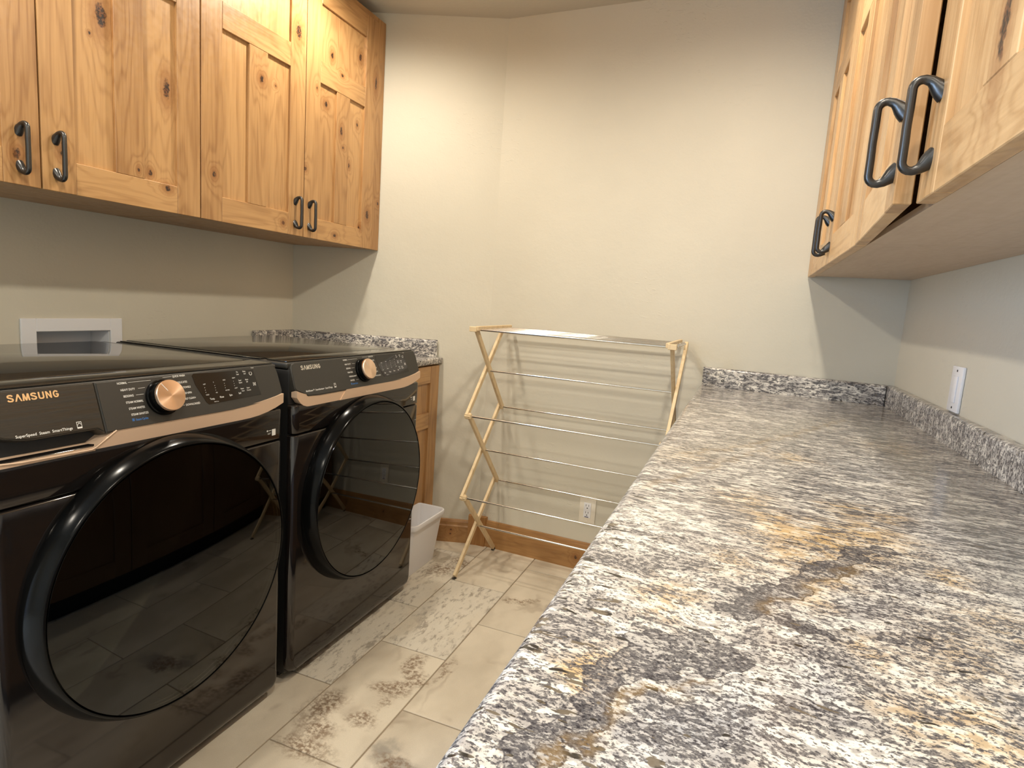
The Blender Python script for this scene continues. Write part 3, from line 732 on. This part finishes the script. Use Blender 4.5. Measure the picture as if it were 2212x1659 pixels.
# ------------------------------------------------------------------ washer and dryer
def machine(y0, kind, label):
    W_ = .686; y1 = y0+W_; xbk = -1.845; HT = .9621
    t = thing(kind, label, 'washer' if kind == 'washing_machine' else 'dryer', ((XF+xbk)/2, y0+W_/2, 0), 'matching black laundry machines')
    # body sides and back
    bm = bmesh.new(); box(bm, xbk, XF-.022, y0+.004, y1-.004, .028, HT-.022, .006, 2)
    obj('body', bm, SIDE, t, smooth=40)
    for fx in (xbk+.06, XF-.085):
        for fy in (y0+.06, y1-.06):
            obj('foot', lathe(bmesh.new(), [(0, 0), (0, .022), (.012, .022), (.014, .012), (.029, .012), (.029, 0)], fx, fy, .0002, (0, 0, 1), 20), FOOT, t, smooth=40)
    obj('plinth', B(xbk+.02, XF-.05, y0+.015, y1-.015, .010, .0275), SIDE, t)
    # front panels: rounded vertical edges
    def front(nm, z0, z1, rb=0.0):
        R_ = .022; prof = []
        for k in range(7): a_ = k/6*PI/2; prof.append((XF-R_+R_*math.sin(a_), y0+R_-R_*math.cos(a_)))
        for k in range(7): a_ = k/6*PI/2; prof.append((XF-R_+R_*math.cos(a_), y1-R_+R_*math.sin(a_)))
        bm = bmesh.new(); zs = [z0]
        rows = []
        zz = [(z0, .004, .004), (z0+.002, .0012, .0012), (z0+.0045, 0, 0)] if not rb else [(z0, .014, .034), (z0+.003, .008, .022), (z0+.008, .004, .0135), (z0+.015, .001, .0075), (z0+.024, 0, .0025), (z0+.036, 0, 0)]
        zz += [(z1-.0045, 0, 0), (z1-.002, .0012, .0012), (z1, .004, .004)]
        for z, ins, iy in zz:
            yc = (y0+y1)/2
            rows.append([bm.verts.new((x-ins, yc+(y-yc)*(1-iy/.343), z)) for x, y in prof])
        for p, q in zip(rows, rows[1:]):
            for k in range(len(prof)-1): bm.faces.new((p[k], p[k+1], q[k+1], q[k]))
        bm.faces.new(rows[0][::-1]); bm.faces.new(rows[-1])
        for p, q in zip(rows, rows[1:]): bm.faces.new((p[0], q[0], q[-1], p[-1]))
        return obj(nm, bm, BODY, t, smooth=50)
    front('lower_front', .026, .7555, True); front('upper_front', .7580, .842)
    # top: frame and glossy lid
    bm = bmesh.new(); box(bm, xbk, XF-.030, y0+.002, y1-.002, HT-.0215, HT-.004, .005, 3); obj('top_frame', bm, PANEL, t, smooth=40)
    bm = bmesh.new(); box(bm, xbk+.01, XF-.115, y0+.030, y1-.030, HT-.0038, HT+.0008, .003, 2); obj('lid', bm, LID, t, smooth=40)
    for yy in ((y0+.006, y0+.024), (y1-.024, y1-.006)):
        bm = bmesh.new(); box(bm, xbk+.015, XF-.13, yy[0], yy[1], HT-.0038, HT-.0008, .001, 1); obj('lid_rail', bm, RING, t, smooth=40)
    bm = bmesh.new(); box(bm, XF-.110, XF-.036, y0+.010, y1-.010, HT-.0038, HT+.0006, .002, 2); obj('lid_lip', bm, LID, t, smooth=40)
    # control panel on a gentle slope
    Pb = Vector((XF+.006, 0, .862)); Pt = Vector((XF-.026, 0, .9585)); V = (Pt-Pb); Ls = V.length; V.normalize(); U = Vector((0, 1, 0)); N = U.cross(V)
    def on(y, z, out=0.0): s_ = (z-.862)/(.9585-.862)*Ls; return Vector((XF+.006, y, .862))+V*s_+N*out
    ya, yb = y0+.006, y1-.006
    def rise(d_, w_=.19): return .017*max(0, 1-d_/w_)**2
    def panel_outline(a_, b_, ra, rb_):
        pts = []
        n_ = 14
        for k in range(n_+1):
            y = a_+(b_-a_)*k/n_
            z = .862+(rise(y-ya, .075) if ra else 0)+(rise(yb-y) if rb_ else 0)
            if ra and k == 0: continue
            if rb_ and k == n_: continue
            pts.append((y, z))
        if rb_: pts += [(b_-.003, .8835), (b_, .890), (b_-.0015, .935), (b_-.004, .948), (b_-.011, .956), (b_-.020, .9583)]
        else: pts += [(b_, .9583)]
        if ra: pts += [(a_+.020, .9583), (a_+.011, .956), (a_+.004, .948), (a_+.0015, .935), (a_, .890), (a_+.003, .8835)]
        else: pts += [(a_, .9583)]
        return pts
    def slab_on(nm, outl, m, th=.03, out=0.0, bev=.0025, parent=t, smooth=40):
        bm = bmesh.new(); g_ = bmesh.new()
        f_ = [g_.verts.new(on(y, z, out)) for y, z in outl]; b_ = [g_.verts.new(on(y, z, out-th)) for y, z in outl]
        g_.faces.new(f_); g_.faces.new(b_[::-1]); n_ = len(outl)
        for i in range(n_): g_.faces.new((f_[i], b_[i], b_[(i+1) % n_], f_[(i+1) % n_]))
        bmesh.ops.recalc_face_normals(g_, faces=g_.faces)
        if bev:
            fs = set(f_); bmesh.ops.bevel(g_, geom=[e for e in g_.edges if all(v in fs for v in e.verts)], offset=bev, segments=3, affect='EDGES')
        merge(bm, g_); return obj(nm, bm, m, parent, smooth=smooth)
    wash = kind == 'washing_machine'
    if wash:
        ys = y0+.196
        cp = slab_on('control_panel', panel_outline(ys+.0015, yb, False, True), PANEL)
        dr = slab_on('detergent_drawer', [(y, z+(.0105 if y < ys-.012 and z < .8745 else 0)) for y, z in panel_outline(ya, ys, True, False)], DRAWER)
    else:
        cp = slab_on('control_panel', panel_outline(ya, yb, True, True), PANEL); dr = cp
    # rose-gold band below the panel
    def gold_pts(a_, b_, ra, rb_, x):
        top_, bot_ = [], []
        n_ = 16
        for k in range(n_+1):
            y = a_+(b_-a_)*k/n_
            zt = .8625+(rise(y-ya, .075) if ra else 0)+(rise(yb-y) if rb_ else 0)
            zb = .8335
            if rb_: dd = (y1-.006)-y; zb += .026*max(0, 1-dd/.14)**2.2
            if ra: dd = y-(y0+.006); zb += .034*max(0, 1-dd/.055)**2.4
            top_.append((x, y, zt+.004)); bot_.append((x, y, min(zb, zt-.004)))
        return bot_+top_[::-1]
    if wash:
        yd = y0+.218; yl = y0+.173
        pts = gold_pts(yd, y1-.009, False, True, XF+.0035); pts[0] = (XF+.0035, yl, .8335)
        bm = bmesh.new(); prism(bm, pts, (-.02, 0, 0)); obj('trim_band', bm, GOLD, t, smooth=30)
        # drawer grip: dark hollow with a sloping rose-gold floor and a thin bright lip
        bm = bmesh.new(); prism(bm, [(XF+.003, y0+.012, .8375), (XF-.030, y0+.012, .846), (XF-.030, y0+.012, .842), (XF+.003, y0+.012, .831)], (0, .165, 0))
        prism(bm, [(XF+.003, y0+.174, .8365), (XF+.001, yd, .866), (XF-.030, yd-.012, .866), (XF-.030, y0+.174, .846)], (0, .0015, -.0015))
        obj('drawer_grip', bm, GOLDIN, t)
        bm = bmesh.new(); tube(bm, [(XF+.0035, y0+.010, .840), (XF+.0045, y0+.05, .8365), (XF+.0045, yl-.004, .8345), (XF+.0045, yl+.004, .837), (XF+.0045, yd, .8635)], .0018, 8); obj('grip_lip', bm, GOLD, t, smooth=60)
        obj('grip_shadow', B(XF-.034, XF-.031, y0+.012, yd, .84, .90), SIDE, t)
    else:
        yd, yl = y0+.229, y0+.198
        pts = gold_pts(yd, y1-.009, False, True, XF+.0045); pts[0] = (XF+.0045, yl, .8335)
        bm = bmesh.new(); prism(bm, pts, (-.02, 0, 0)); obj('trim_band', bm, GOLD, t, smooth=30)
        pts = gold_pts(y0+.009, yd, True, False, XF+.0018)
        pts[len(pts)//2-1] = (XF+.0018, yl+.0005, .8335)
        bm = bmesh.new(); prism(bm, pts, (-.02, 0, 0)); obj('trim_band', bm, GOLD, t, smooth=30)
    # knob
    ky = y0+.331; kz = .9135; K0_ = on(ky, kz)
    bm = lathe(bmesh.new(), [(-.002, .0385), (.006, .0385), (.008, .037), (.008, .034), (.022, .0335), (.024, .033), (.0245, 0)], *K0_, N, 56)
    kb = obj('knob', bm, RING, t, smooth=35)
    bm = lathe(bmesh.new(), [(.0200, .0325), (.0205, .0335), (.0275, .0335), (.0290, .0325), (.0292, 0)], *K0_, N, 64)
    kc = obj('knob_cap', bm, CAP, kb, smooth=35, label='rose gold brushed knob face')
    bm = bmesh.new(); pr = [K0_+N*.0296+V*.013-U*.0095+U*d_[0]*.0009+V*d_[1] for d_ in ((-1, -.009), (1, -.009), (1, .017), (-1, .017))]
    bm.faces.new([bm.verts.new(K0_+N*.0297+(V*math.cos(.62)-U*math.sin(.62))*a_+(U*math.cos(.62)+V*math.sin(.62))*b_) for a_, b_ in ((.012, -.0007), (.012, .0007), (.032, .0007), (.032, -.0007))])
    obj('knob_mark', bm, PRINT, kb)
    # display window and buttons
    d0 = y0+.414
    slab_on('display', [(d0+.028, .884), (d0+.19, .888), (d0+.182, .951), (d0+.006, .956), (d0, .951), (d0+.004, .93), (d0+.022, .89)], DISPLAY, th=.004, out=.0006, bev=.0006)
    # lettering
    bm = bmesh.new()
    strokes(bm, on(y0+.0465, .9385 if wash else .936, .0005), U, V, .0130, .0850)
    obj('brand_lettering', bm, PRINTG if wash else PRINTS, dr, label='large metallic lettering')
    bm = bmesh.new()
    s_ = 'SuperSpeed  Steam  SmartThings' if wash else 'MultiSteam\u2122  SteamSanitize+  SmartThings'
    text_into(bm, s_, on(y0+.0455, .879 if wash else .8755, .0002), U, V, .0052, bold=.012, sx=.98 if wash else .92)
    # small square energy mark: frame, arc and base bar
    ex, ez = (y0+.147, .8785) if wash else (y0+.171, .8755)
    for (u0, u1, v0, v1) in ((0, .009, 0, .0028), (0, .009, .0115, .0125), (0, .0008, .0028, .0115), (.0082, .009, .0028, .0115)):
        bm.faces.new([bm.verts.new(on(ex+a_, ez+b_*.98, .0004)) for a_, b_ in ((u0, v0), (u1, v0), (u1, v1), (u0, v1))])
    arc = [(.001+.007*k/8, .0045+.0045*math.sin(PI*k/8*.9)) for k in range(9)]
    for p, q in zip(arc, arc[1:]): bm.faces.new([bm.verts.new(on(ex+a_, ez+b_, .0004)) for a_, b_ in (p, q, (q[0], q[1]+.0012), (p[0], p[1]+.0012))])
    obj('feature_lettering', bm, PRINT, dr)
    bm = bmesh.new()
    if wash:
        Lw = [('NORMAL', .240, .9490), ('HEAVY DUTY', .244, .9355), ('BEDDING', .247, .9230), ('STEAM NORMAL', .249, .9105), ('STEAM WHITES', .252, .8980), ('STEAM SANITIZE', .254, .8860)]
        Rw = [('QUICK WASH', .365, .9520), ('DELICATES', .374, .9380), ('TOWELS', .385, .9265), ('RINSE+SPIN', .378, .9140), ('SELF CLEAN+', .382, .9020), ('DOWNLOADED', .382, .8890)]
    else:
        Lw = [('NORMAL', .240, .9490), ('HEAVY DUTY', .244, .9355), ('BEDDING', .247, .9230), ('PERM PRESS', .249, .9105), ('WRINKLE AWAY', .252, .8980), ('SANITIZE', .254, .8860)]
        Rw = [('QUICK DRY', .376, .9520), ('DELICATES', .380, .9390), ('TOWELS', .384, .9265), ('AIR FLUFF', .388, .9140), ('TIME DRY', .390, .9020), ('DOWNLOADED', .386, .8890)]
    wid = {}
    for s_, yo, z in Lw:
        text_into(bm, s_, on(y0+yo, z, .0002), U, V, .0046, bold=.014, sx=.80)
        ye = y0+yo+len(s_)*.0046*.80*.97
        kx = ky-math.sqrt(max(.041**2-(z+.002-kz)**2, .0001))-.001
        if kx > ye+.003:
            n0, n1 = ye+.002, kx
            bm.faces.new([bm.verts.new(on(a_, z+b_, .0003)) for a_, b_ in ((n0, .0019), (n1, .0019), (n1, .0024), (n0, .0024))])
    for s_, yo, z in Rw:
        text_into(bm, s_, on(y0+yo, z, .0002), U, V, .0046, bold=.014, sx=.80)
        kx = ky+math.sqrt(max(.041**2-(z+.002-kz)**2, .0001))+.001
        if y0+yo-.002 > kx:
            bm.faces.new([bm.verts.new(on(a_, z+b_, .0003)) for a_, b_ in ((kx, .0019), (y0+yo-.002, .0019), (y0+yo-.002, .0024), (kx, .0024))])
    # little status captions on the display
    for k, (s_, s2) in enumerate((('HOT', 'COLD'), ('5', 'NO'), ('HIGH', 'NO SPIN'), ('HEAVY', 'LIGHT')) if wash else (('HIGH', 'LOW'), ('VERY', 'DAMP'), ('60', '20'), ('ON', 'OFF'))):
        yy = d0+.024+k*.0285
        text_into(bm, s_, on(yy, .9285+k*.0022, .0009), U, V, .0027, bold=.008, sx=.85); text_into(bm, s2, on(yy+.001, .9045+k*.0022, .0009), U, V, .0027, bold=.008, sx=.85)
        for j in range(3): bm.faces.new([bm.verts.new(on(yy+.002+a_, .9110+k*.0022+j*.0052+b_, .0009)) for a_, b_ in ((0, 0), (.0012, 0), (.0012, .0012), (0, .0012))])
    for k, s_ in enumerate(('Temp.', 'Rinse', 'Spin', 'Soil') if wash else ('Dry', 'Temp.', 'Time', 'Eco')): text_into(bm, s_, on(d0+.033+k*.0285, .8935+k*.0012, .0009), U, V, .0046, bold=.010, sx=.85)
    for (s_, du, z) in ((('Pre', .126, .9475), ('Soak', .125, .9420), ('Delay', .146, .9475), ('End', .148, .9420), ('Super', .127, .9275), ('Speed', .127, .9220), ('Alarm', .148, .9275), ('Off', .150, .9220), ('Smart', .128, .9075), ('Care', .130, .9020), ('Smart', .147, .9075), ('Control', .146, .9020)) if wash else
                        (('My', .126, .9475), ('Cycle', .125, .9420), ('Delay', .146, .9475), ('End', .148, .9420), ('Steam', .127, .9275), ('Press', .127, .9220), ('Alarm', .148, .9275), ('Off', .150, .9220), ('Smart', .128, .9075), ('Care', .130, .9020), ('Smart', .147, .9075), ('Control', .146, .9020))):
        text_into(bm, s_, on(d0+du, z, .0009), U, V, .0036, bold=.008, sx=.82)
    # power ring and start/pause mark
    cy_, cz_ = d0+.170, .9425
    for k in range(16):
        if k in (3, 4): continue
        a_, b_ = 2*PI*k/16, 2*PI*(k+1)/16
        bm.faces.new([bm.verts.new(on(cy_+rr*math.cos(t_), cz_+rr*math.sin(t_), .0009)) for rr, t_ in ((.0034, a_), (.0046, a_), (.0046, b_), (.0034, b_))])
    py_, pz_ = d0+.171, .912
    for quad in (((0, 0), (.0009, 0), (.0009, .008), (0, .008)), ((.0072, 0), (.0081, 0), (.0081, .008), (.0072, .008)), ((.0009, 0), (.0018, 0), (.0072, .008), (.0063, .008)), ((.0009, .008), (.0018, .008), (.0072, 0), (.0063, 0))):
        bm.faces.new([bm.verts.new(on(py_+a_, pz_+b_, .0009+(.0001 if quad[1][1] else 0))) for a_, b_ in quad])
    text_into(bm, 'Power', on(d0+.176, .9545, .0003), U, V, .0030, bold=.008, sx=.85)
    text_into(bm, 'Hold 3 sec', on(d0+.043, .8872, .0009), U, V, .0024, bold=.006, sx=.9)
    obj('cycle_lettering', bm, PRINT, cp)
    bm = bmesh.new(); text_into(bm, 'Steam Cycles', on(y0+.261, .8755, .0002), U, V, .0046, bold=.008, sx=.80)
    for (u0, u1, v0, v1) in ((0, .005, 0, .0006), (0, .005, .0044, .005), (0, .0006, 0, .005), (.0044, .005, 0, .005), (.0016, .0034, .0012, .0036)):
        bm.faces.new([bm.verts.new(on(y0+.2535+a_, .8755+b_, .0004)) for a_, b_ in ((u0, v0), (u1, v0), (u1, v1), (u0, v1))])
    obj('steam_lettering', bm, PRINTB, cp)
    # door: bulging black ring with smoked glass bowl
    cy, cz, R_ = y0+.343, .5235, .306
    prof = [(-.004, R_-.001), (.002, R_+.002), (.008, R_+.0025), (.016, R_+.001), (.028, R_-.003), (.040, R_-.0085), (.0445, R_-.0115), (.0465, R_-.0140), (.0463, R_-.0155), (.0435, R_-.0165), (.020, R_-.017), (-.004, R_-.017)]
    dr_ = obj('door', lathe(bmesh.new(), prof, XF, cy, cz, (1, 0, 0), 144, close=True), RING, t, smooth=60)
    rg = R_-.0173; prof = []
    for k in range(0, 15): a_ = k/14; prof.append((.0455+.009*(1-a_*a_), (rg-.0015)*a_ if k else 0))
    prof += [(.0435, rg), (.040, rg), (.040, rg-.003)] + [(.0415+.009*(1-(k/14)**2), (rg-.0035)*k/14 if k else 0) for k in range(13, -1, -1)]
    obj('door_glass', lathe(bmesh.new(), prof, XF, cy, cz, (1, 0, 0), 144), GLASS, dr_, smooth=40)
    # inner bowl behind the smoked glass
    prof = [(.0385, rg-.0005), (.034, rg-.012), (.028, .205), (.020, .188), (-.020, .172), (-.060, .150), (-.085, .115), (-.096, .06), (-.098, 0)]
    obj('inner_bowl', lathe(bmesh.new(), prof, XF, cy, cz-.01, (1, 0, 0), 72), BOWL, dr_, smooth=60)
    # small service sticker, right of the door, code left blank
    bm = bmesh.new(); qx = XF+.0006
    box(bm, XF-.0005, qx, y1-.046, y1-.0335, .7735, .7905); st = obj('sticker', bm, PRINT, t, label='small white sticker')
    bm = bmesh.new(); lathe(bm, [(.0002, .0022), (.0006, .0022), (.0006, 0)], XF, y1-.0625, .7885, (1, 0, 0), 14)
    for (u0, u1, z0, z1) in ((-.0585, -.0485, .7878, .7890), (-.0610, -.0575, .7815, .7823), (-.0560, -.0500, .7815, .7823), (-.0610, -.0530, .7790, .7798)):
        bm.faces.new([bm.verts.new((XF+.0004, y1+a_, b_)) for a_, b_ in ((u0, z0), (u1, z0), (u1, z1), (u0, z1))])
    obj('sticker_marks', bm, PRINT, t)
    return t
machine(.5767, 'washing_machine', 'black front loading washing machine at the left edge, nearest the camera')
machine(1.2988, 'clothes_dryer', 'black front loading dryer right of the washer, beside the small corner counter')

# ------------------------------------------------------------------ supply box in the left wall
sb = thing('supply_box', 'white recessed laundry supply box in the wall above the washer', 'wall box', (XL, 1.265, .9))
bm = bmesh.new(); X0, X1 = XL+.0005, XL+.008
oy0, oy1, oz0, oz1 = 1.111, 1.418, .745, 1.021
box(bm, X0, X1, oy0, HX0, oz0, oz1, .0015, 1); box(bm, X0, X1, HX1, oy1, oz0, oz1, .0015, 1); box(bm, X0, X1, HX0, HX1, HZ1, oz1, .0015, 1); box(bm, X0, X1, HX0, HX1, oz0, HZ0, .0015, 1)
obj('faceplate', bm, WHITE, sb)
bm = bmesh.new(); xi = XL-.09
box(bm, xi-.002, xi, HX0, HX1, HZ0, HZ1); box(bm, xi, X0, HX0+.0003, HX0+.002, HZ0, HZ1); box(bm, xi, X0, HX1-.002, HX1-.0003, HZ0, HZ1); box(bm, xi, X0, HX0+.002, HX1-.002, HZ1-.002, HZ1-.0003); box(bm, xi, X0, HX0+.002, HX1-.002, HZ0+.0003, HZ0+.002)
obj('recess', bm, WHITE, sb)

# ------------------------------------------------------------------ drying rack
th = -.0343
def rk(x, y, z):      # rack frame: x along rods from the left frame, y depth, turned slightly with the wall
    return Vector((-1.018 + x*math.cos(th) - (y-2.165)*math.sin(th)*0.9, 2.165 + x*math.sin(th) + (y-2.165)*math.cos(th), z))
rack = thing('drying_rack', 'folding wooden clothes drying rack with chrome rods against the back wall', 'drying rack', rk(.4, 2.33, 0))
F_, Bk = 2.176, 2.496
side = (rk(1, 2.2, 0)-rk(0, 2.2, 0)).normalized()
LEN = .80
w2, h2 = .0125, .021
for ix, sgn in ((0, 1), (1, -1)):
    xi_ = 0 if ix == 0 else LEN
    lo, hi = xi_+.0065*sgn*0, xi_+.0135*sgn
    # outer set rises from front to back, inner set from back to front
    for (a_, b_, xx) in ((((2.149, .003), (Bk, .348)), None, lo), (((F_, .348), (Bk, .694)), None, lo), (((F_, .696), (2.480, 1.045)), None, lo), (((2.507, .003), (F_, .348)), None, hi), (((Bk, .348), (F_, .694)), None, hi), (((Bk, .694), (2.196, 1.042)), None, hi)):
        p, q = a_
        e_ = (Vector((0, q[0], q[1]))-Vector((0, p[0], p[1]))).normalized()*.011
        pa, pb = (p[0], p[1]), (q[0]+e_.y, q[1]+e_.z)
        if p[1] > .1: pa = (p[0]-e_.y, p[1]-e_.z)
        bm = bar(bmesh.new(), rk(xx, pa[0], pa[1]+(.008 if p[1] < .1 else 0)), rk(xx, *pb), w2, h2, side)
        lg = obj('leg', bm, WPALE, rack, seed=random.random(), tone=.35 if xx == lo else .6)
        if p[1] < .1:
            obj('foot_pad', bar(bmesh.new(), rk(xx, pa[0], .0005), rk(xx, pa[0]+(.001 if q[0] > p[0] else -.001), .0045), w2+.001, h2+.002, side), FOOT, lg)
    bm = bar(bmesh.new(), rk(hi+.0135*sgn, 2.166, 1.0535), rk(hi+.0135*sgn, 2.506, 1.0565), .013, .018, side)
    obj('top_arm', bm, WPALE, rack, seed=random.random(), tone=.45)
    bm = bar(bmesh.new(), rk(xi_-.005*sgn, F_-.006, 1.050), rk(xi_+.026*sgn, F_-.006, 1.050), .016, .020, Vector((0, 1, 0)))
    obj('end_block', bm, WPALE, rack, seed=random.random(), tone=.4)
    for z in (.348, .695):
        bm = bar(bmesh.new(), rk(xi_-.006*sgn, F_-.003, z), rk(xi_+.022*sgn, F_-.003, z), .017, .019, Vector((0, 1, 0)))
        obj('end_block', bm, WPALE, rack, seed=random.random(), tone=.35)
def rod(y, z, r_=.0042):
    obj('rod', tube(bmesh.new(), [rk(-.002, y, z), rk(LEN+.002, y, z)], r_, 10), STEEL, rack, smooth=60)
for y, z in ((2.333, .176), (F_, .348), (Bk, .346), (2.335, .522), (F_, .695), (Bk, .692), (2.337, .870)): rod(y, z)
for k in range(7): rod(2.190+k*.0505, 1.0485+.0005*k, .0040 if k else .0048)

# ------------------------------------------------------------------ waste bin (slim, tapered)
def bin_bm():
    bm = bmesh.new()
    # (z, x0, x1, y0, y1, corner radius)
    st = [(.001, -1.286, -1.192, 2.040, 2.292, .022), (.215, -1.291, -1.160, 2.026, 2.303, .032), (.2155, -1.291, -1.150, 2.022, 2.306, .036), (.228, -1.291, -1.1465, 2.020, 2.307, .038), (.236, -1.291, -1.1485, 2.022, 2.306, .037), (.2375, -1.289, -1.153, 2.026, 2.302, .035), (.230, -1.287, -1.160, 2.031, 2.298, .030), (.006, -1.282, -1.198, 2.046, 2.287, .018)]
    rows = []
    for z, x0, x1, y0, y1, r_ in st:
        ring = []
        for cx_, cy_, a0 in ((x1-r_, y1-r_, 0), (x0+.012, y1-.012, 1), (x0+.012, y0+.012, 2), (x1-r_, y0+r_, 3)):
            rr = r_ if a0 in (0, 3) else .012
            for k in range(6): a_ = (a0+k/5)*PI/2; ring.append(bm.verts.new((cx_+rr*math.cos(a_), cy_+rr*math.sin(a_), z)))
        rows.append(ring)
    for p, q in zip(rows, rows[1:]):
        for k in range(len(p)): k2 = (k+1) % len(p); bm.faces.new((p[k], p[k2], q[k2], q[k]))
    bm.faces.new(rows[0][::-1]); bm.faces.new(rows[-1])
    return bm
tag(obj('waste_bin', bin_bm(), BIN, None, smooth=45, at=(-1.235, 2.16, 0)), 'small white plastic waste bin on the floor beside the dryer', 'bin')

# ------------------------------------------------------------------ outlets
ang2 = math.atan2(R0[1]-B0[1], R0[0]-B0[0])
u2_ = Vector((math.cos(ang2), math.sin(ang2), 0)); n2_ = Vector((u2_.y, -u2_.x, 0))
ox = -.559; O_ = Vector((ox, yW2(ox), .279))
def plate_box(bm, u0, u1, z0, z1, d0, d1, bev=0.0):
    pts = [O_+u2_*a_+Vector((0, 0, z))+n2_*d0 for a_, z in ((u0, z0), (u1, z0), (u1, z1), (u0, z1))]
    return prism(bm, pts, n2_*(d1-d0), bev, 2)
ol = thing('wall_outlet', 'ivory duplex outlet on the back wall behind the drying rack', 'outlet', O_)
obj('cover_plate', plate_box(bmesh.new(), -.037, .037, -.0635, .0635, .0005, .0065, .002), IVORY, ol, smooth=40)
rc_ = obj('receptacle', plate_box(bmesh.new(), -.0165, .0165, -.034, .034, .0066, .0085, .0008), WHITE, ol)
bm = bmesh.new()
for zc_ in (.0175, -.0145):
    plate_box(bm, -.0075, -.0055, zc_, zc_+.009, .0086, .0088); plate_box(bm, .0045, .0065, zc_, zc_+.008, .0086, .0088); plate_box(bm, -.0028, .0022, zc_-.010, zc_-.0055, .0086, .0088)
obj('slots', bm, DARK, rc_)
bm = bmesh.new(); plate_box(bm, -.010, .008, -.0325, -.0285, .0086, .0088); obj('indicator_strip', bm, simple('indicator_blue', (.10, .10, .18), .5), rc_)
bm = bmesh.new()
for zc_ in (.050, -.050): lathe(bm, [(.0066, .003), (.0075, .0028), (.0078, 0)], *(O_+Vector((0, 0, zc_))), n2_, 12)
obj('screw', bm, IVORY, ol)
sw = thing('wall_switch', 'white wall plate on the right wall above the granite upstand', 'switch plate', (XR, 1.804, 1.026))
obj('cover_plate', B(XR-.0075, XR-.0005, 1.764, 1.845, .9685, 1.084, bev=.0022, seg=2), WHITE, sw, smooth=40)
obj('rocker', B(XR-.0105, XR-.0076, 1.788, 1.821, .992, 1.059, bev=.001, seg=2), WHITE, sw, smooth=40)
bm = bmesh.new()
for z in (.979, 1.0725): lathe(bm, [(0, .003), (.001, .0028), (.0012, 0)], XR-.0074, 1.8045, z, (-1, 0, 0), 12)
obj('screw', bm, DARK, sw)

# ------------------------------------------------------------------ recessed ceiling lamps (above the frame)
for i, (x, y) in enumerate(LAMPS):
    rw = ('far', 'middle', 'rear')[i//2]; cl = ('machines', 'granite counter')[i % 2]
    t = thing('recessed_lamp', 'round recessed ceiling lamp, %s one on the side of the %s' % (rw, cl), 'lamp', (x, y, ZC), 'recessed ceiling lamps')
    obj('trim_ring', lathe(bmesh.new(), [(-.0005, .052), (-.0005, .075), (-.004, .074), (-.006, .055), (-.004, .052)], x, y, ZC, (0, 0, 1), 40, close=True), WHITE, t, smooth=40)
    obj('lens', lathe(bmesh.new(), [(-.0008, 0), (-.0008, .0515), (-.0025, .0515), (-.0025, 0)], x, y, ZC, (0, 0, 1), 40), LAMPM, t)
